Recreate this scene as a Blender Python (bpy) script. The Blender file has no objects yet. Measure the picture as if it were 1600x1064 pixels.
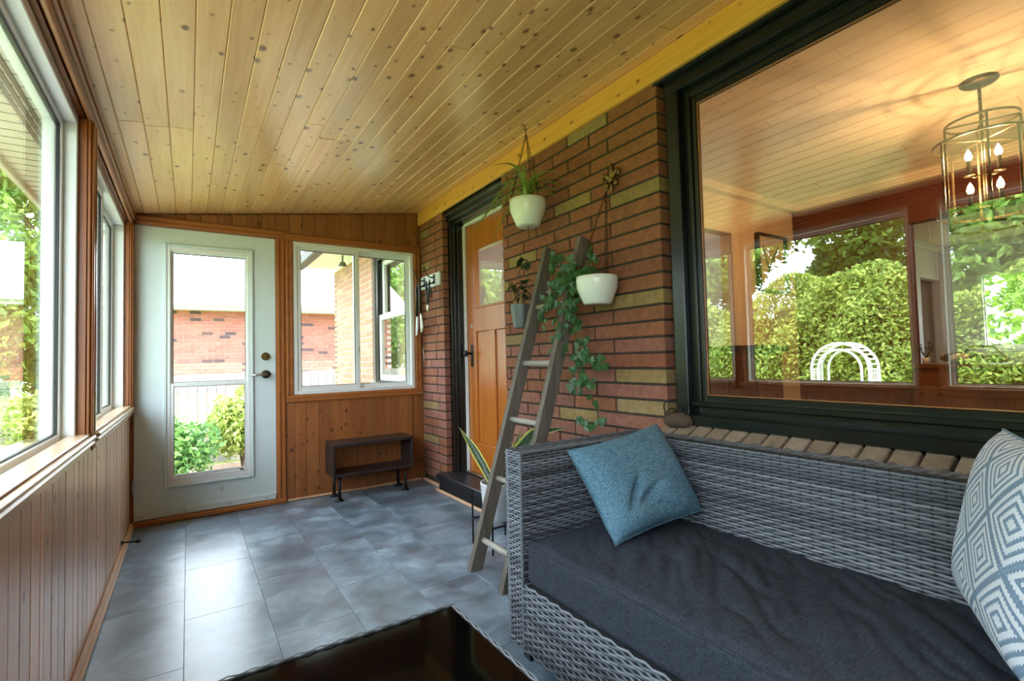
import bpy, math, random
from mathutils import Vector, Matrix, noise
random.seed(7)
R = random.Random(11)
scene = bpy.context.scene
col = scene.collection

# ------------------------------------------------------------------ camera, sky, sun, exposure
F_PX = 764.46
yaw, pitch, roll = 0.5849, 0.0375, -0.0253
CAM = Vector((0.3192, -4.2235, 1.0759))
fw = Vector((math.sin(yaw) * math.cos(pitch), math.cos(yaw) * math.cos(pitch), math.sin(pitch)))
rt = Vector((math.cos(yaw), -math.sin(yaw), 0.0))
up = rt.cross(fw)
rt2 = rt * math.cos(roll) + up * math.sin(roll)
up2 = up * math.cos(roll) - rt * math.sin(roll)
cd = bpy.data.cameras.new('camera')
cd.sensor_width = 36.0
cd.lens = F_PX / 1600.0 * 36.0
cd.clip_start = 0.02
cd.clip_end = 300
cam = bpy.data.objects.new('camera', cd)
col.objects.link(cam)
cam.matrix_world = Matrix(((rt2.x, up2.x, -fw.x, CAM.x), (rt2.y, up2.y, -fw.y, CAM.y), (rt2.z, up2.z, -fw.z, CAM.z), (0, 0, 0, 1)))
scene.camera = cam

world = bpy.data.worlds.new('sky')
scene.world = world
world.use_nodes = True
bg = world.node_tree.nodes['Background']
bg.inputs[0].default_value = (0.76, 0.88, 1.0, 1)
bg.inputs[1].default_value = 5.0

sd = bpy.data.lights.new('sun', 'SUN')
sd.energy = 5.5
sd.angle = 0.01
sd.color = (1.0, 0.95, 0.86)
sun = bpy.data.objects.new('sun', sd)
col.objects.link(sun)
sun.rotation_euler = Vector((0.40, -0.40, 0.82)).to_track_quat('Z', 'Y').to_euler()

vs = scene.view_settings
vs.view_transform = 'Standard'
vs.look = 'None'
vs.gamma = 1.0
vs.use_curve_mapping = False
vs.exposure = 1.2
scene.cycles.max_bounces = 10
scene.cycles.diffuse_bounces = 6
scene.cycles.transparent_max_bounces = 24
scene.cycles.glossy_bounces = 5
scene.cycles.sample_clamp_indirect = 8.0
scene.cycles.caustics_reflective = False

# ------------------------------------------------------------------ helpers
def tag(o, label=None, cat=None, group=None, kind=None):
    if label: o['label'] = label
    if cat: o['category'] = cat
    if group: o['group'] = group
    if kind: o['kind'] = kind
    return o

def setparent(o, parent):
    if parent is not None:
        o.parent = parent
        o.matrix_parent_inverse = Matrix.Translation(-ORIG.get(parent.name, Vector((0, 0, 0))))

ORIG = {}
def empty(name, loc, label=None, cat=None, group=None, kind=None):
    o = bpy.data.objects.new(name, None)
    o.empty_display_size = 0.05
    col.objects.link(o)
    o.location = loc
    ORIG[o.name] = Vector(loc)
    return tag(o, label, cat, group, kind)

class MB:
    def __init__(s):
        s.v = []; s.f = []; s.uv = None
    def add(s, vs_, fs):
        n = len(s.v)
        s.v += [tuple(a) for a in vs_]
        s.f += [tuple(i + n for i in f) for f in fs]
        return s
    def box(s, x0, x1, y0, y1, z0, z1, c=0.0):
        if x0 > x1: x0, x1 = x1, x0
        if y0 > y1: y0, y1 = y1, y0
        if z0 > z1: z0, z1 = z1, z0
        vs_, fs = cbox_data(x1 - x0, y1 - y0, z1 - z0, c)
        m = ((x0 + x1) / 2, (y0 + y1) / 2, (z0 + z1) / 2)
        return s.add([(a[0] + m[0], a[1] + m[1], a[2] + m[2]) for a in vs_], fs)
    def tube(s, pts, r, n=8, cap=True, closed=False):
        pts = [Vector(a) for a in pts]
        rs = r if isinstance(r, (list, tuple)) else [r] * len(pts)
        prev = None; rings = []
        m = len(pts)
        for i, P in enumerate(pts):
            if closed:
                d = pts[(i + 1) % m] - pts[i - 1]
            else:
                d = pts[min(i + 1, m - 1)] - pts[max(i - 1, 0)]
            d.normalize()
            if prev is None:
                a = Vector((0, 0, 1)) if abs(d.z) < 0.9 else Vector((1, 0, 0))
                u = d.cross(a).normalized()
            else:
                u = (prev - d * prev.dot(d))
                u = u.normalized() if u.length > 1e-6 else d.orthogonal().normalized()
            prev = u
            w = d.cross(u)
            rings.append([P + (u * math.cos(2 * math.pi * k / n) + w * math.sin(2 * math.pi * k / n)) * rs[i] for k in range(n)])
        vs_ = [q for rg in rings for q in rg]
        fs = []
        for i in range(m if closed else m - 1):
            j = (i + 1) % m
            for k in range(n):
                k2 = (k + 1) % n
                fs.append((i * n + k, i * n + k2, j * n + k2, j * n + k))
        if cap and not closed:
            fs.append(tuple(range(n - 1, -1, -1)))
            fs.append(tuple((m - 1) * n + k for k in range(n)))
        return s.add(vs_, fs)
    def lathe(s, prof, c, n=24):
        vs_ = []; fs = []
        for (r, z) in prof:
            for k in range(n):
                a = 2 * math.pi * k / n
                vs_.append((c[0] + r * math.cos(a), c[1] + r * math.sin(a), c[2] + z))
        for i in range(len(prof) - 1):
            for k in range(n):
                k2 = (k + 1) % n
                fs.append((i * n + k, i * n + k2, (i + 1) * n + k2, (i + 1) * n + k))
        return s.add(vs_, fs)
    def ball(s, c, r, n=10, m=7):
        if not isinstance(r, (list, tuple)): r = (r, r, r)
        vs_ = []; fs = []
        for i in range(m + 1):
            t = math.pi * i / m
            for k in range(n):
                a = 2 * math.pi * k / n
                vs_.append((c[0] + r[0] * math.sin(t) * math.cos(a), c[1] + r[1] * math.sin(t) * math.sin(a), c[2] + r[2] * math.cos(t)))
        for i in range(m):
            for k in range(n):
                k2 = (k + 1) % n
                fs.append((i * n + k, (i + 1) * n + k, (i + 1) * n + k2, i * n + k2))
        return s.add(vs_, fs)
    def prism(s, poly, axis, a0, a1):
        # poly: list of 2d points in the two other axes (cyclic order), extruded along axis
        def mk3(p, a):
            if axis == 0: return (a, p[0], p[1])
            if axis == 1: return (p[0], a, p[1])
            return (p[0], p[1], a)
        n = len(poly)
        vs_ = [mk3(p, a0) for p in poly] + [mk3(p, a1) for p in poly]
        fs = [(i, (i + 1) % n, n + (i + 1) % n, n + i) for i in range(n)] + [tuple(range(n - 1, -1, -1)), tuple(range(n, 2 * n))]
        return s.add(vs_, fs)
    def build(s, name, mat, parent=None, smooth=False, origin=None):
        me = bpy.data.meshes.new(name)
        vv = s.v
        if origin is not None:
            vv = [(a[0] - origin[0], a[1] - origin[1], a[2] - origin[2]) for a in vv]
        me.from_pydata(vv, [], s.f)
        if s.uv:
            ul = me.uv_layers.new(name='UVMap')
            flat = []
            for l in me.loops:
                flat += s.uv[l.vertex_index]
            ul.data.foreach_set('uv', flat)
        if smooth:
            me.polygons.foreach_set('use_smooth', [True] * len(me.polygons))
        me.materials.append(mat)
        o = bpy.data.objects.new(name, me)
        col.objects.link(o)
        if origin is not None: o.location = origin
        if parent is not None: setparent(o, parent)
        return o

_cb = {}
def cbox_data(dx, dy, dz, c=0.0):
    h = (dx / 2, dy / 2, dz / 2)
    if c <= 0:
        v = [(sx * h[0], sy * h[1], sz * h[2]) for sx in (-1, 1) for sy in (-1, 1) for sz in (-1, 1)]
        return v, [(0, 1, 3, 2), (4, 6, 7, 5), (0, 4, 5, 1), (2, 3, 7, 6), (0, 2, 6, 4), (1, 5, 7, 3)]
    c = min(c, min(h) * 0.8)
    V = {}; v = []
    for sx in (-1, 1):
        for sy in (-1, 1):
            for sz in (-1, 1):
                sg = (sx, sy, sz)
                for a in range(3):
                    p = [sg[i] * (h[i] if i == a else h[i] - c) for i in range(3)]
                    V[(sg, a)] = len(v); v.append(tuple(p))
    fs = []
    def sgn(a, sa, b, sb, c_, sc):
        t = [0, 0, 0]; t[a] = sa; t[b] = sb; t[c_] = sc
        return tuple(t)
    for a in range(3):
        b, d = (a + 1) % 3, (a + 2) % 3
        for sa in (-1, 1):
            fs.append([V[(sgn(a, sa, b, sb, d, sd_), a)] for sb, sd_ in ((-1, -1), (1, -1), (1, 1), (-1, 1))])
    for a in range(3):
        b, d = (a + 1) % 3, (a + 2) % 3
        for sa in (-1, 1):
            for sb in (-1, 1):
                fs.append([V[(sgn(a, sa, b, sb, d, -1), a)], V[(sgn(a, sa, b, sb, d, 1), a)], V[(sgn(a, sa, b, sb, d, 1), b)], V[(sgn(a, sa, b, sb, d, -1), b)]])
    for sx in (-1, 1):
        for sy in (-1, 1):
            for sz in (-1, 1):
                fs.append([V[((sx, sy, sz), k)] for k in range(3)])
    out = []
    for f in fs:
        p = [Vector(v[i]) for i in f]
        nrm = (p[1] - p[0]).cross(p[2] - p[0])
        cen = sum(p, Vector()) / len(p)
        out.append(tuple(f) if nrm.dot(cen) > 0 else tuple(reversed(f)))
    return v, out

def piece(name, dims, loc, mat, parent=None, c=0.003, rot=None):
    """one box-like piece; alike pieces share their mesh, the material sits on the object"""
    key = (name, round(dims[0], 3), round(dims[1], 3), round(dims[2], 3), c)
    me = _cb.get(key)
    if me is None:
        v, f = cbox_data(key[1], key[2], key[3], c)
        me = bpy.data.meshes.new(name)
        me.from_pydata(v, [], f)
        me.materials.append(mat)
        _cb[key] = me
    o = bpy.data.objects.new(name, me)
    col.objects.link(o)
    o.location = loc
    if rot: o.rotation_euler = rot
    if me.materials[0] is not mat:
        o.material_slots[0].link = 'OBJECT'
        o.material_slots[0].material = mat
    if parent is not None: setparent(o, parent)
    return o

def part_box(name, b, mat, parent=None, c=0.002):
    return piece(name, (b[1] - b[0], b[3] - b[2], b[5] - b[4]), ((b[0] + b[1]) / 2, (b[2] + b[3]) / 2, (b[4] + b[5]) / 2), mat, parent, c)

# ------------------------------------------------------------------ materials
def srgb(r, g, b):
    def l(c):
        c /= 255.0
        return c / 12.92 if c <= 0.04045 else ((c + 0.055) / 1.055) ** 2.4
    return (l(r), l(g), l(b), 1)

class NT:
    def __init__(s, name):
        s.m = bpy.data.materials.new(name); s.m.use_nodes = True
        s.t = s.m.node_tree; s.n = s.t.nodes; s.b = s.n['Principled BSDF']; s.out = s.n['Material Output']
    def new(s, t, **kw):
        nd = s.n.new(t)
        for k, v in kw.items(): setattr(nd, k, v)
        return nd
    def link(s, a, b): s.t.links.new(a, b)
    def val(s, sock, v): sock.default_value = v
    def math(s, op, a, b=None, c=None, clamp=False):
        nd = s.new('ShaderNodeMath', operation=op, use_clamp=clamp)
        for i, x in enumerate((a, b, c)):
            if x is None: continue
            if isinstance(x, (int, float)): nd.inputs[i].default_value = x
            else: s.link(x, nd.inputs[i])
        return nd.outputs[0]
    def vmath(s, op, a, b=None, scale=None):
        nd = s.new('ShaderNodeVectorMath', operation=op)
        for i, x in enumerate((a, b)):
            if x is None: continue
            if isinstance(x, tuple): nd.inputs[i].default_value = x
            else: s.link(x, nd.inputs[i])
        if scale is not None:
            if isinstance(scale, (int, float)): nd.inputs['Scale'].default_value = scale
            else: s.link(scale, nd.inputs['Scale'])
        return nd.outputs[0]
    def ramp(s, fac, stops, interp='LINEAR'):
        nd = s.new('ShaderNodeValToRGB')
        nd.color_ramp.interpolation = interp
        el = nd.color_ramp.elements
        while len(el) < len(stops): el.new(0.5)
        for e, (p, c) in zip(el, stops):
            e.position = p; e.color = c
        s.link(fac, nd.inputs[0])
        return nd.outputs[0]
    def noise(s, vec, scale, detail=4, rough=0.55, dist=0.0):
        nd = s.new('ShaderNodeTexNoise')
        nd.inputs['Scale'].default_value = scale; nd.inputs['Detail'].default_value = detail
        nd.inputs['Roughness'].default_value = rough; nd.inputs['Distortion'].default_value = dist
        if vec is not None: s.link(vec, nd.inputs['Vector'])
        return nd.outputs[0]
    def mix(s, fac, a, b, mode='MIX'):
        nd = s.new('ShaderNodeMix', data_type='RGBA', blend_type=mode)
        if isinstance(fac, (int, float)): nd.inputs[0].default_value = fac
        else: s.link(fac, nd.inputs[0])
        for i, x in ((6, a), (7, b)):
            if isinstance(x, tuple): nd.inputs[i].default_value = x
            else: s.link(x, nd.inputs[i])
        return nd.outputs[2]
    def bump(s, h, strength=0.3, dist=0.01):
        nd = s.new('ShaderNodeBump')
        nd.inputs['Strength'].default_value = strength; nd.inputs['Distance'].default_value = dist
        s.link(h, nd.inputs['Height']); s.link(nd.outputs[0], s.b.inputs['Normal'])
    def coord(s, kind='Object'):
        return s.new('ShaderNodeTexCoord').outputs[kind]
    def rnd(s):
        return s.new('ShaderNodeObjectInfo').outputs['Random']

def plain(name, c, rough=0.5, metal=0.0, spec=None, var=0.0, bump=0.0, bscale=80):
    t = NT(name)
    t.b.inputs['Roughness'].default_value = rough
    t.b.inputs['Metallic'].default_value = metal
    if spec is not None: t.b.inputs['Specular IOR Level'].default_value = spec
    v = t.coord()
    if var > 0:
        n = t.noise(v, 14, 5)
        a = tuple(x * (1 - var) for x in c[:3]) + (1,); b = tuple(min(1, x * (1 + var)) for x in c[:3]) + (1,)
        t.link(t.ramp(n, [(0.3, a), (0.7, b)]), t.b.inputs['Base Color'])
    else:
        t.b.inputs['Base Color'].default_value = c
    if bump > 0: t.bump(t.noise(v, bscale, 4), bump, 0.004)
    return t.m

def wood(name, light, dark, knot, axis=1, rough=0.4, knots=True, scale=1.0, coat=0.0, tone=0.25, across=0, dens=0.45):
    """boards: grain stretched along axis, knots, every board toned on its own"""
    t = NT(name)
    v = t.coord(); rn = t.rnd()
    off = t.new('ShaderNodeCombineXYZ')
    t.link(t.math('MULTIPLY', rn, 37.0), off.inputs[0]); t.link(t.math('MULTIPLY', rn, 91.0), off.inputs[1]); t.link(t.math('MULTIPLY', rn, 53.0), off.inputs[2])
    p = t.vmath('ADD', v, off.outputs[0])
    st = [1.0, 1.0, 1.0]; st[axis] = 0.06
    g = t.vmath('MULTIPLY', p, tuple(x * scale for x in st))
    n1 = t.noise(g, 55, 4, 0.6, 0.6)
    n2 = t.noise(g, 9, 3, 0.5, 1.0)
    cl = t.ramp(t.math('ADD', t.math('MULTIPLY', n1, 0.5), t.math('MULTIPLY', n2, 0.5)), [(0.3, dark), (0.62, light)])
    tn = t.math('ADD', t.math('MULTIPLY', rn, tone * 2), 1.0 - tone)
    nd = t.new('ShaderNodeHueSaturation'); t.link(tn, nd.inputs['Value']); t.link(cl, nd.inputs['Color']); cl = nd.outputs[0]
    if knots:
        sp3 = t.new('ShaderNodeSeparateXYZ'); t.link(p, sp3.inputs[0])
        cmb = t.new('ShaderNodeCombineXYZ')
        t.link(t.math('MULTIPLY', sp3.outputs[across], 11.0), cmb.inputs[0]); t.link(t.math('MULTIPLY', sp3.outputs[axis], 8.0), cmb.inputs[1])
        wob = t.noise(t.vmath('MULTIPLY', p, (1.0, 1.0, 1.0)), 60, 2)
        kv = cmb.outputs[0]
        vo = t.new('ShaderNodeTexVoronoi', voronoi_dimensions='2D'); vo.inputs['Scale'].default_value = 1.0
        t.link(kv, vo.inputs['Vector'])
        sep = t.new('ShaderNodeSeparateColor'); t.link(vo.outputs['Color'], sep.inputs[0])
        size = t.math('ADD', t.math('MULTIPLY', t.math('POWER', sep.outputs[0], 2.2), 0.115), t.math('MULTIPLY', t.math('SUBTRACT', wob, 0.5), 0.14))
        dd = t.math('SUBTRACT', vo.outputs['Distance'], size)
        k = t.ramp(dd, [(0.0, (1, 1, 1, 1)), (0.035, (0.35, 0.35, 0.35, 1)), (0.10, (0, 0, 0, 1))])
        sk = t.math('GREATER_THAN', sep.outputs[1], dens)
        cl = t.mix(t.math('MULTIPLY', t.math('MULTIPLY', k, sk), 0.85), cl, knot)
    t.link(cl, t.b.inputs['Base Color'])
    t.b.inputs['Roughness'].default_value = rough
    if coat: t.b.inputs['Coat Weight'].default_value = coat; t.b.inputs['Coat Roughness'].default_value = 0.2
    t.bump(n1, 0.08, 0.003)
    return t.m

def brick_mat(name, a, b, c):
    t = NT(name); v = t.coord(); rn = t.rnd()
    off = t.new('ShaderNodeCombineXYZ'); t.link(t.math('MULTIPLY', rn, 60.0), off.inputs[0]); t.link(t.math('MULTIPLY', rn, 31.0), off.inputs[2])
    p = t.vmath('ADD', v, off.outputs[0])
    base = t.ramp(rn, [(0.0, a), (0.5, b), (1.0, c)])
    n = t.noise(p, 26, 6, 0.7)
    cl = t.mix(0.75, base, t.ramp(n, [(0.25, (0.45, 0.42, 0.42, 1)), (0.6, (1, 1, 1, 1)), (0.8, (1.25, 1.2, 1.15, 1))]), 'MULTIPLY')
    sp = t.noise(p, 220, 2, 0.5)
    cl = t.mix(t.ramp(sp, [(0.66, (0, 0, 0, 1)), (0.75, (0.5, 0.5, 0.5, 1))]), cl, (0.05, 0.035, 0.03, 1))
    t.link(cl, t.b.inputs['Base Color'])
    t.b.inputs['Roughness'].default_value = 0.85
    t.bump(t.math('ADD', n, t.math('MULTIPLY', t.noise(p, 150, 3), 0.5)), 0.5, 0.004)
    return t.m

def glass_mat(name, r0, tint=(1, 1, 1, 1), rough=0.0):
    t = NT(name)
    t.n.remove(t.b)
    lw = t.new('ShaderNodeLayerWeight'); lw.inputs[0].default_value = 0.5
    f5 = t.math('POWER', lw.outputs['Facing'], 5.0)
    fac = t.math('ADD', t.math('MULTIPLY', f5, 1 - r0), r0)
    tr = t.new('ShaderNodeBsdfTransparent'); tr.inputs[0].default_value = tint
    gl = t.new('ShaderNodeBsdfGlossy'); gl.inputs['Roughness'].default_value = rough
    gl.inputs['Color'].default_value = (0.95, 1.0, 0.97, 1)
    mx = t.new('ShaderNodeMixShader')
    t.link(fac, mx.inputs[0]); t.link(tr.outputs[0], mx.inputs[1]); t.link(gl.outputs[0], mx.inputs[2])
    t.link(mx.outputs[0], t.out.inputs[0])
    return t.m

def leaf_mat(name, a, b, trans=0.35, rough=0.5):
    t = NT(name)
    g = t.new('ShaderNodeNewGeometry')
    c = t.ramp(g.outputs['Random Per Island'], [(0.0, a), (1.0, b)])
    t.link(c, t.b.inputs['Base Color'])
    t.b.inputs['Roughness'].default_value = rough
    tl = t.new('ShaderNodeBsdfTranslucent'); t.link(c, tl.inputs[0])
    mx = t.new('ShaderNodeMixShader'); mx.inputs[0].default_value = trans
    t.link(t.b.outputs[0], mx.inputs[1]); t.link(tl.outputs[0], mx.inputs[2]); t.link(mx.outputs[0], t.out.inputs[0])
    return t.m

M = {}
M['pine_ceil'] = wood('pine ceiling board', srgb(234, 188, 130), srgb(210, 157, 98), srgb(92, 46, 14), 1, 0.36, coat=0.7, tone=0.10, across=0, dens=0.30)
M['pine_head'] = wood('pine header board', srgb(232, 176, 84), srgb(206, 144, 58), srgb(110, 60, 20), 1, 0.4, tone=0.05, across=2, dens=0.5)
M['pine_end'] = wood('stained end wall board', srgb(154, 96, 48), srgb(122, 70, 32), srgb(56, 26, 10), 2, 0.45, tone=0.14, dens=0.35)
M['pine_wains'] = wood('varnished wainscot board', srgb(222, 190, 164), srgb(198, 160, 134), srgb(120, 84, 62), 2, 0.38, coat=0.2, tone=0.16, across=1, dens=0.7)  # same pine lightened; glare on the boards is put into the colour
M['pine_trim_x'] = wood('stained trim along x', srgb(172, 106, 52), srgb(138, 78, 34), srgb(60, 28, 10), 0, 0.35, False, coat=0.3, tone=0.06)
M['pine_trim_y'] = wood('stained trim along y', srgb(176, 116, 66), srgb(140, 84, 44), srgb(60, 28, 10), 1, 0.35, False, coat=0.3, tone=0.06)
M['pine_trim_z'] = wood('stained trim upright', srgb(168, 102, 50), srgb(134, 74, 32), srgb(60, 28, 10), 2, 0.35, False, coat=0.3, tone=0.06)
M['rail_wood'] = wood('pale chair rail', srgb(214, 186, 152), srgb(184, 150, 114), srgb(110, 70, 40), 1, 0.35, False, coat=0.3, tone=0.05)
M['base_wood'] = wood('pale shoe moulding', srgb(208, 172, 140), srgb(176, 136, 104), srgb(110, 70, 40), 1, 0.5, False, tone=0.05)
M['brick'] = brick_mat('red brown brick', srgb(140, 88, 62), srgb(154, 98, 68), srgb(148, 88, 64))
M['brick2'] = brick_mat('pink red brick', srgb(146, 96, 84), srgb(154, 100, 82), srgb(158, 108, 92))
M['buff'] = brick_mat('buff brick', srgb(160, 134, 84), srgb(150, 124, 80), srgb(164, 140, 98))
M['sillbrick'] = brick_mat('tan sill brick', srgb(150, 132, 112), srgb(142, 122, 102), srgb(160, 142, 122))
M['mortar'] = plain('dark mortar', srgb(58, 52, 44), 0.95, var=0.2, bump=0.4)
M['white_vinyl'] = plain('white vinyl', srgb(226, 230, 226), 0.3)
M['door_white'] = plain('painted steel door', srgb(208, 222, 220), 0.38, var=0.02)
M['black_frame'] = plain('dark green black paint', srgb(17, 23, 21), 0.25, var=0.2)
M['black_paint'] = plain('black paint', srgb(20, 20, 21), 0.4)
M['step'] = plain('black step', srgb(34, 35, 38), 0.35, var=0.2)
M['metal'] = plain('brushed nickel', srgb(170, 166, 156), 0.32, 1.0)
M['brass'] = plain('old brass', srgb(132, 108, 66), 0.38, 1.0, var=0.3)
M['iron'] = plain('black iron', srgb(22, 22, 22), 0.45, 0.3)
M['chain'] = plain('bronze chain', srgb(70, 50, 34), 0.45, 0.6)
M['glass'] = glass_mat('window glass', 0.03)
M['bigglass'] = glass_mat('picture window glass', 0.19, (0.92, 0.92, 0.90, 1))
M['dark_glass'] = glass_mat('smoked glass', 0.06, (0.10, 0.10, 0.11, 1))
M['ceramic'] = plain('white glazed ceramic', srgb(232, 236, 224), 0.12)
M['white_pl'] = plain('white ribbed planter', srgb(206, 210, 212), 0.4)
M['soil'] = plain('potting soil', srgb(44, 32, 24), 0.95, var=0.3, bump=0.6)
M['grey_pot'] = plain('grey green pot', srgb(92, 102, 100), 0.35)
M['terra'] = plain('terracotta', srgb(176, 98, 72), 0.7, var=0.15)
M['ladder'] = wood('weathered grey wood', srgb(112, 104, 92), srgb(72, 66, 58), srgb(40, 34, 30), 2, 0.7, False, tone=0.08)
M['rung'] = wood('pale rung wood', srgb(176, 172, 162), srgb(140, 134, 124), srgb(70, 60, 50), 1, 0.6, False, tone=0.05)
M['bench'] = wood('black stained wood', srgb(52, 42, 40), srgb(34, 27, 26), srgb(20, 14, 12), 0, 0.4, False, tone=0.08)
M['wicker'] = None
M['spider'] = leaf_mat('spider plant leaf', srgb(120, 150, 60), srgb(166, 186, 104), 0.25, 0.4)
M['ivy'] = leaf_mat('ivy leaf', srgb(24, 66, 32), srgb(54, 104, 50), 0.12, 0.35)
M['hoya'] = leaf_mat('dark waxy leaf', srgb(30, 58, 34), srgb(58, 84, 44), 0.1, 0.3)
M['stem'] = plain('plant stem', srgb(88, 92, 50), 0.6)
M['caudex'] = plain('swollen stem', srgb(150, 118, 72), 0.7, var=0.2)
M['cushion'] = None

def wicker_mat():
    t = NT('grey wicker strand'); v = t.coord()
    g = t.new('ShaderNodeNewGeometry')
    sv = t.vmath('MULTIPLY', v, (60, 60, 400))
    n = t.noise(sv, 1.0, 3, 0.6)
    f = t.math('ADD', t.math('MULTIPLY', g.outputs['Random Per Island'], 0.5), t.math('MULTIPLY', n, 0.5))
    t.link(t.ramp(f, [(0.2, srgb(52, 57, 64)), (0.5, srgb(86, 92, 99)), (0.85, srgb(128, 135, 141))]), t.b.inputs['Base Color'])
    t.b.inputs['Roughness'].default_value = 0.42
    return t.m
M['wicker'] = wicker_mat()
M['wicker_core'] = plain('dark wicker core', srgb(34, 34, 36), 0.8)

def cloth(name, a, b, scale=260.0, rough=0.95, wr=0.0, coord='Object'):
    t = NT(name); v = t.coord(coord)
    n1 = t.noise(t.vmath('MULTIPLY', v, (1.0, 0.12, 1.0)), scale, 3, 0.6)
    n2 = t.noise(t.vmath('MULTIPLY', v, (0.12, 1.0, 0.35)), scale, 3, 0.6)
    f = t.math('ADD', t.math('MULTIPLY', n1, 0.5), t.math('MULTIPLY', n2, 0.5))
    t.link(t.ramp(f, [(0.36, a), (0.62, b)]), t.b.inputs['Base Color'])
    t.b.inputs['Roughness'].default_value = rough
    t.b.inputs['Specular IOR Level'].default_value = 0.2
    h = f
    if wr:
        w = t.noise(t.vmath('MULTIPLY', v, (2.0, 5.0, 2.0)), 2.2, 4, 0.55, 1.2)
        h = t.math('ADD', t.math('MULTIPLY', f, 0.04), t.math('MULTIPLY', w, wr))
        t.bump(h, 0.5, 0.05)
    else:
        t.bump(h, 0.12, 0.001)
    return t.m
M['cushion'] = cloth('charcoal cushion cloth', srgb(38, 43, 51), srgb(60, 66, 75), 300, wr=0.35)
M['blue_cloth'] = cloth('blue linen weave', srgb(44, 80, 98), srgb(112, 150, 168), 420)

def diamond_mat():
    t = NT('blue and white diamond weave')
    uv = t.new('ShaderNodeUVMap').outputs[0]
    sx = t.new('ShaderNodeSeparateXYZ'); t.link(uv, sx.inputs[0])
    u, v = sx.outputs[0], sx.outputs[1]
    P = 0.43
    def cell(e):
        fr = t.math('FRACT', t.math('ADD', t.math('DIVIDE', e, P), 10.0))
        return t.math('ABSOLUTE', t.math('SUBTRACT', fr, 0.5))
    s = cell(t.math('ADD', u, v)); d = cell(t.math('SUBTRACT', u, v))
    m = t.math('MAXIMUM', s, d)
    wob = t.noise(t.vmath('MULTIPLY', uv, (1, 1, 1)), 60, 2)
    m = t.math('ADD', m, t.math('MULTIPLY', t.math('SUBTRACT', wob, 0.5), 0.018))
    ring = t.math('FRACT', t.math('MULTIPLY', m, 8.0))
    th = t.new('ShaderNodeTexWave'); th.inputs['Scale'].default_value = 26; t.link(uv, th.inputs['Vector'])
    f = t.math('GREATER_THAN', t.math('ADD', ring, t.math('MULTIPLY', t.math('SUBTRACT', th.outputs[1], 0.5), 0.18)), 0.57)
    c = t.mix(f, srgb(226, 232, 236), srgb(112, 140, 166))
    c = t.mix(t.math('MULTIPLY', t.noise(uv, 200, 2), 0.25), c, srgb(180, 196, 210))
    t.link(c, t.b.inputs['Base Color']); t.b.inputs['Roughness'].default_value = 0.95
    t.bump(t.math('ADD', t.noise(uv, 220, 2), t.math('MULTIPLY', f, -0.4)), 0.35, 0.003)
    return t.m
M['diamond'] = diamond_mat()

def tile_mat():
    t = NT('slate look vinyl tile'); v = t.coord(); rn = t.rnd()
    off = t.new('ShaderNodeCombineXYZ'); t.link(t.math('MULTIPLY', rn, 40.0), off.inputs[0]); t.link(t.math('MULTIPLY', rn, 77.0), off.inputs[1])
    p = t.vmath('ADD', v, off.outputs[0])
    n = t.noise(p, 4.5, 8, 0.62, 0.4)
    n2 = t.noise(p, 2.0, 5, 0.6, 0.8)
    c = t.ramp(n, [(0.34, srgb(74, 88, 100)), (0.5, srgb(106, 125, 141)), (0.66, srgb(146, 167, 183))])
    c = t.mix(t.ramp(n2, [(0.45, (0, 0, 0, 1)), (0.7, (0.55, 0.55, 0.55, 1))]), c, srgb(100, 98, 100))
    nd = t.new('ShaderNodeHueSaturation'); t.link(t.math('ADD', t.math('MULTIPLY', rn, 0.30), 0.85), nd.inputs['Value']); t.link(c, nd.inputs['Color'])
    t.link(nd.outputs[0], t.b.inputs['Base Color'])
    t.link(t.math('ADD', t.math('MULTIPLY', n, 0.2), 0.22), t.b.inputs['Roughness'])
    t.b.inputs['Coat Weight'].default_value = 0.35; t.b.inputs['Coat Roughness'].default_value = 0.36
    t.bump(n, 0.12, 0.004)
    return t.m
M['tile'] = tile_mat()
M['grout'] = plain('dark joint', srgb(52, 52, 56), 0.9)
# house and outdoors
M['ceil_plaster'] = plain('textured ceiling plaster', srgb(232, 216, 192), 0.9, bump=0.9, bscale=22)
M['crown'] = plain('cream painted moulding', srgb(232, 214, 186), 0.5)
M['wall_cream'] = plain('cream wall paint', srgb(226, 200, 168), 0.8)
M['wall_red'] = plain('deep red wall paint', srgb(92, 34, 24), 0.7)
M['wall_white'] = plain('white wall paint', srgb(226, 226, 224), 0.8)
M['oak_floor'] = wood('oak floor', srgb(150, 92, 50), srgb(116, 66, 34), srgb(60, 30, 14), 0, 0.3, False)
M['dark_wood'] = wood('dark cabinet wood', srgb(104, 58, 36), srgb(70, 36, 22), srgb(30, 14, 8), 2, 0.35, False)
M['black_top'] = plain('black cabinet top', srgb(24, 22, 22), 0.25)
M['fir'] = wood('varnished fir door', srgb(196, 118, 46), srgb(164, 88, 28), srgb(90, 40, 10), 2, 0.3, False, coat=0.4, tone=0.03)
M['bark'] = plain('tree bark', srgb(86, 70, 56), 0.9, var=0.3, bump=0.6, bscale=30)
M['hedge_leaf'] = leaf_mat('cedar hedge leaf', srgb(104, 136, 52), srgb(192, 208, 104), 0.3)
M['tree_leaf'] = leaf_mat('tree leaf', srgb(62, 104, 36), srgb(142, 176, 72), 0.35)
M['shrub_leaf'] = leaf_mat('shrub leaf', srgb(70, 122, 60), srgb(150, 190, 110), 0.3)
M['lime_leaf'] = leaf_mat('yellow green shrub leaf', srgb(120, 150, 60), srgb(196, 206, 120), 0.3)
M['lawn'] = plain('lawn', srgb(138, 154, 88), 0.95, var=0.3, bump=0.8, bscale=40)
M['mulch'] = plain('bark mulch', srgb(150, 124, 104), 0.95, var=0.35, bump=0.8, bscale=40)
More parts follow.
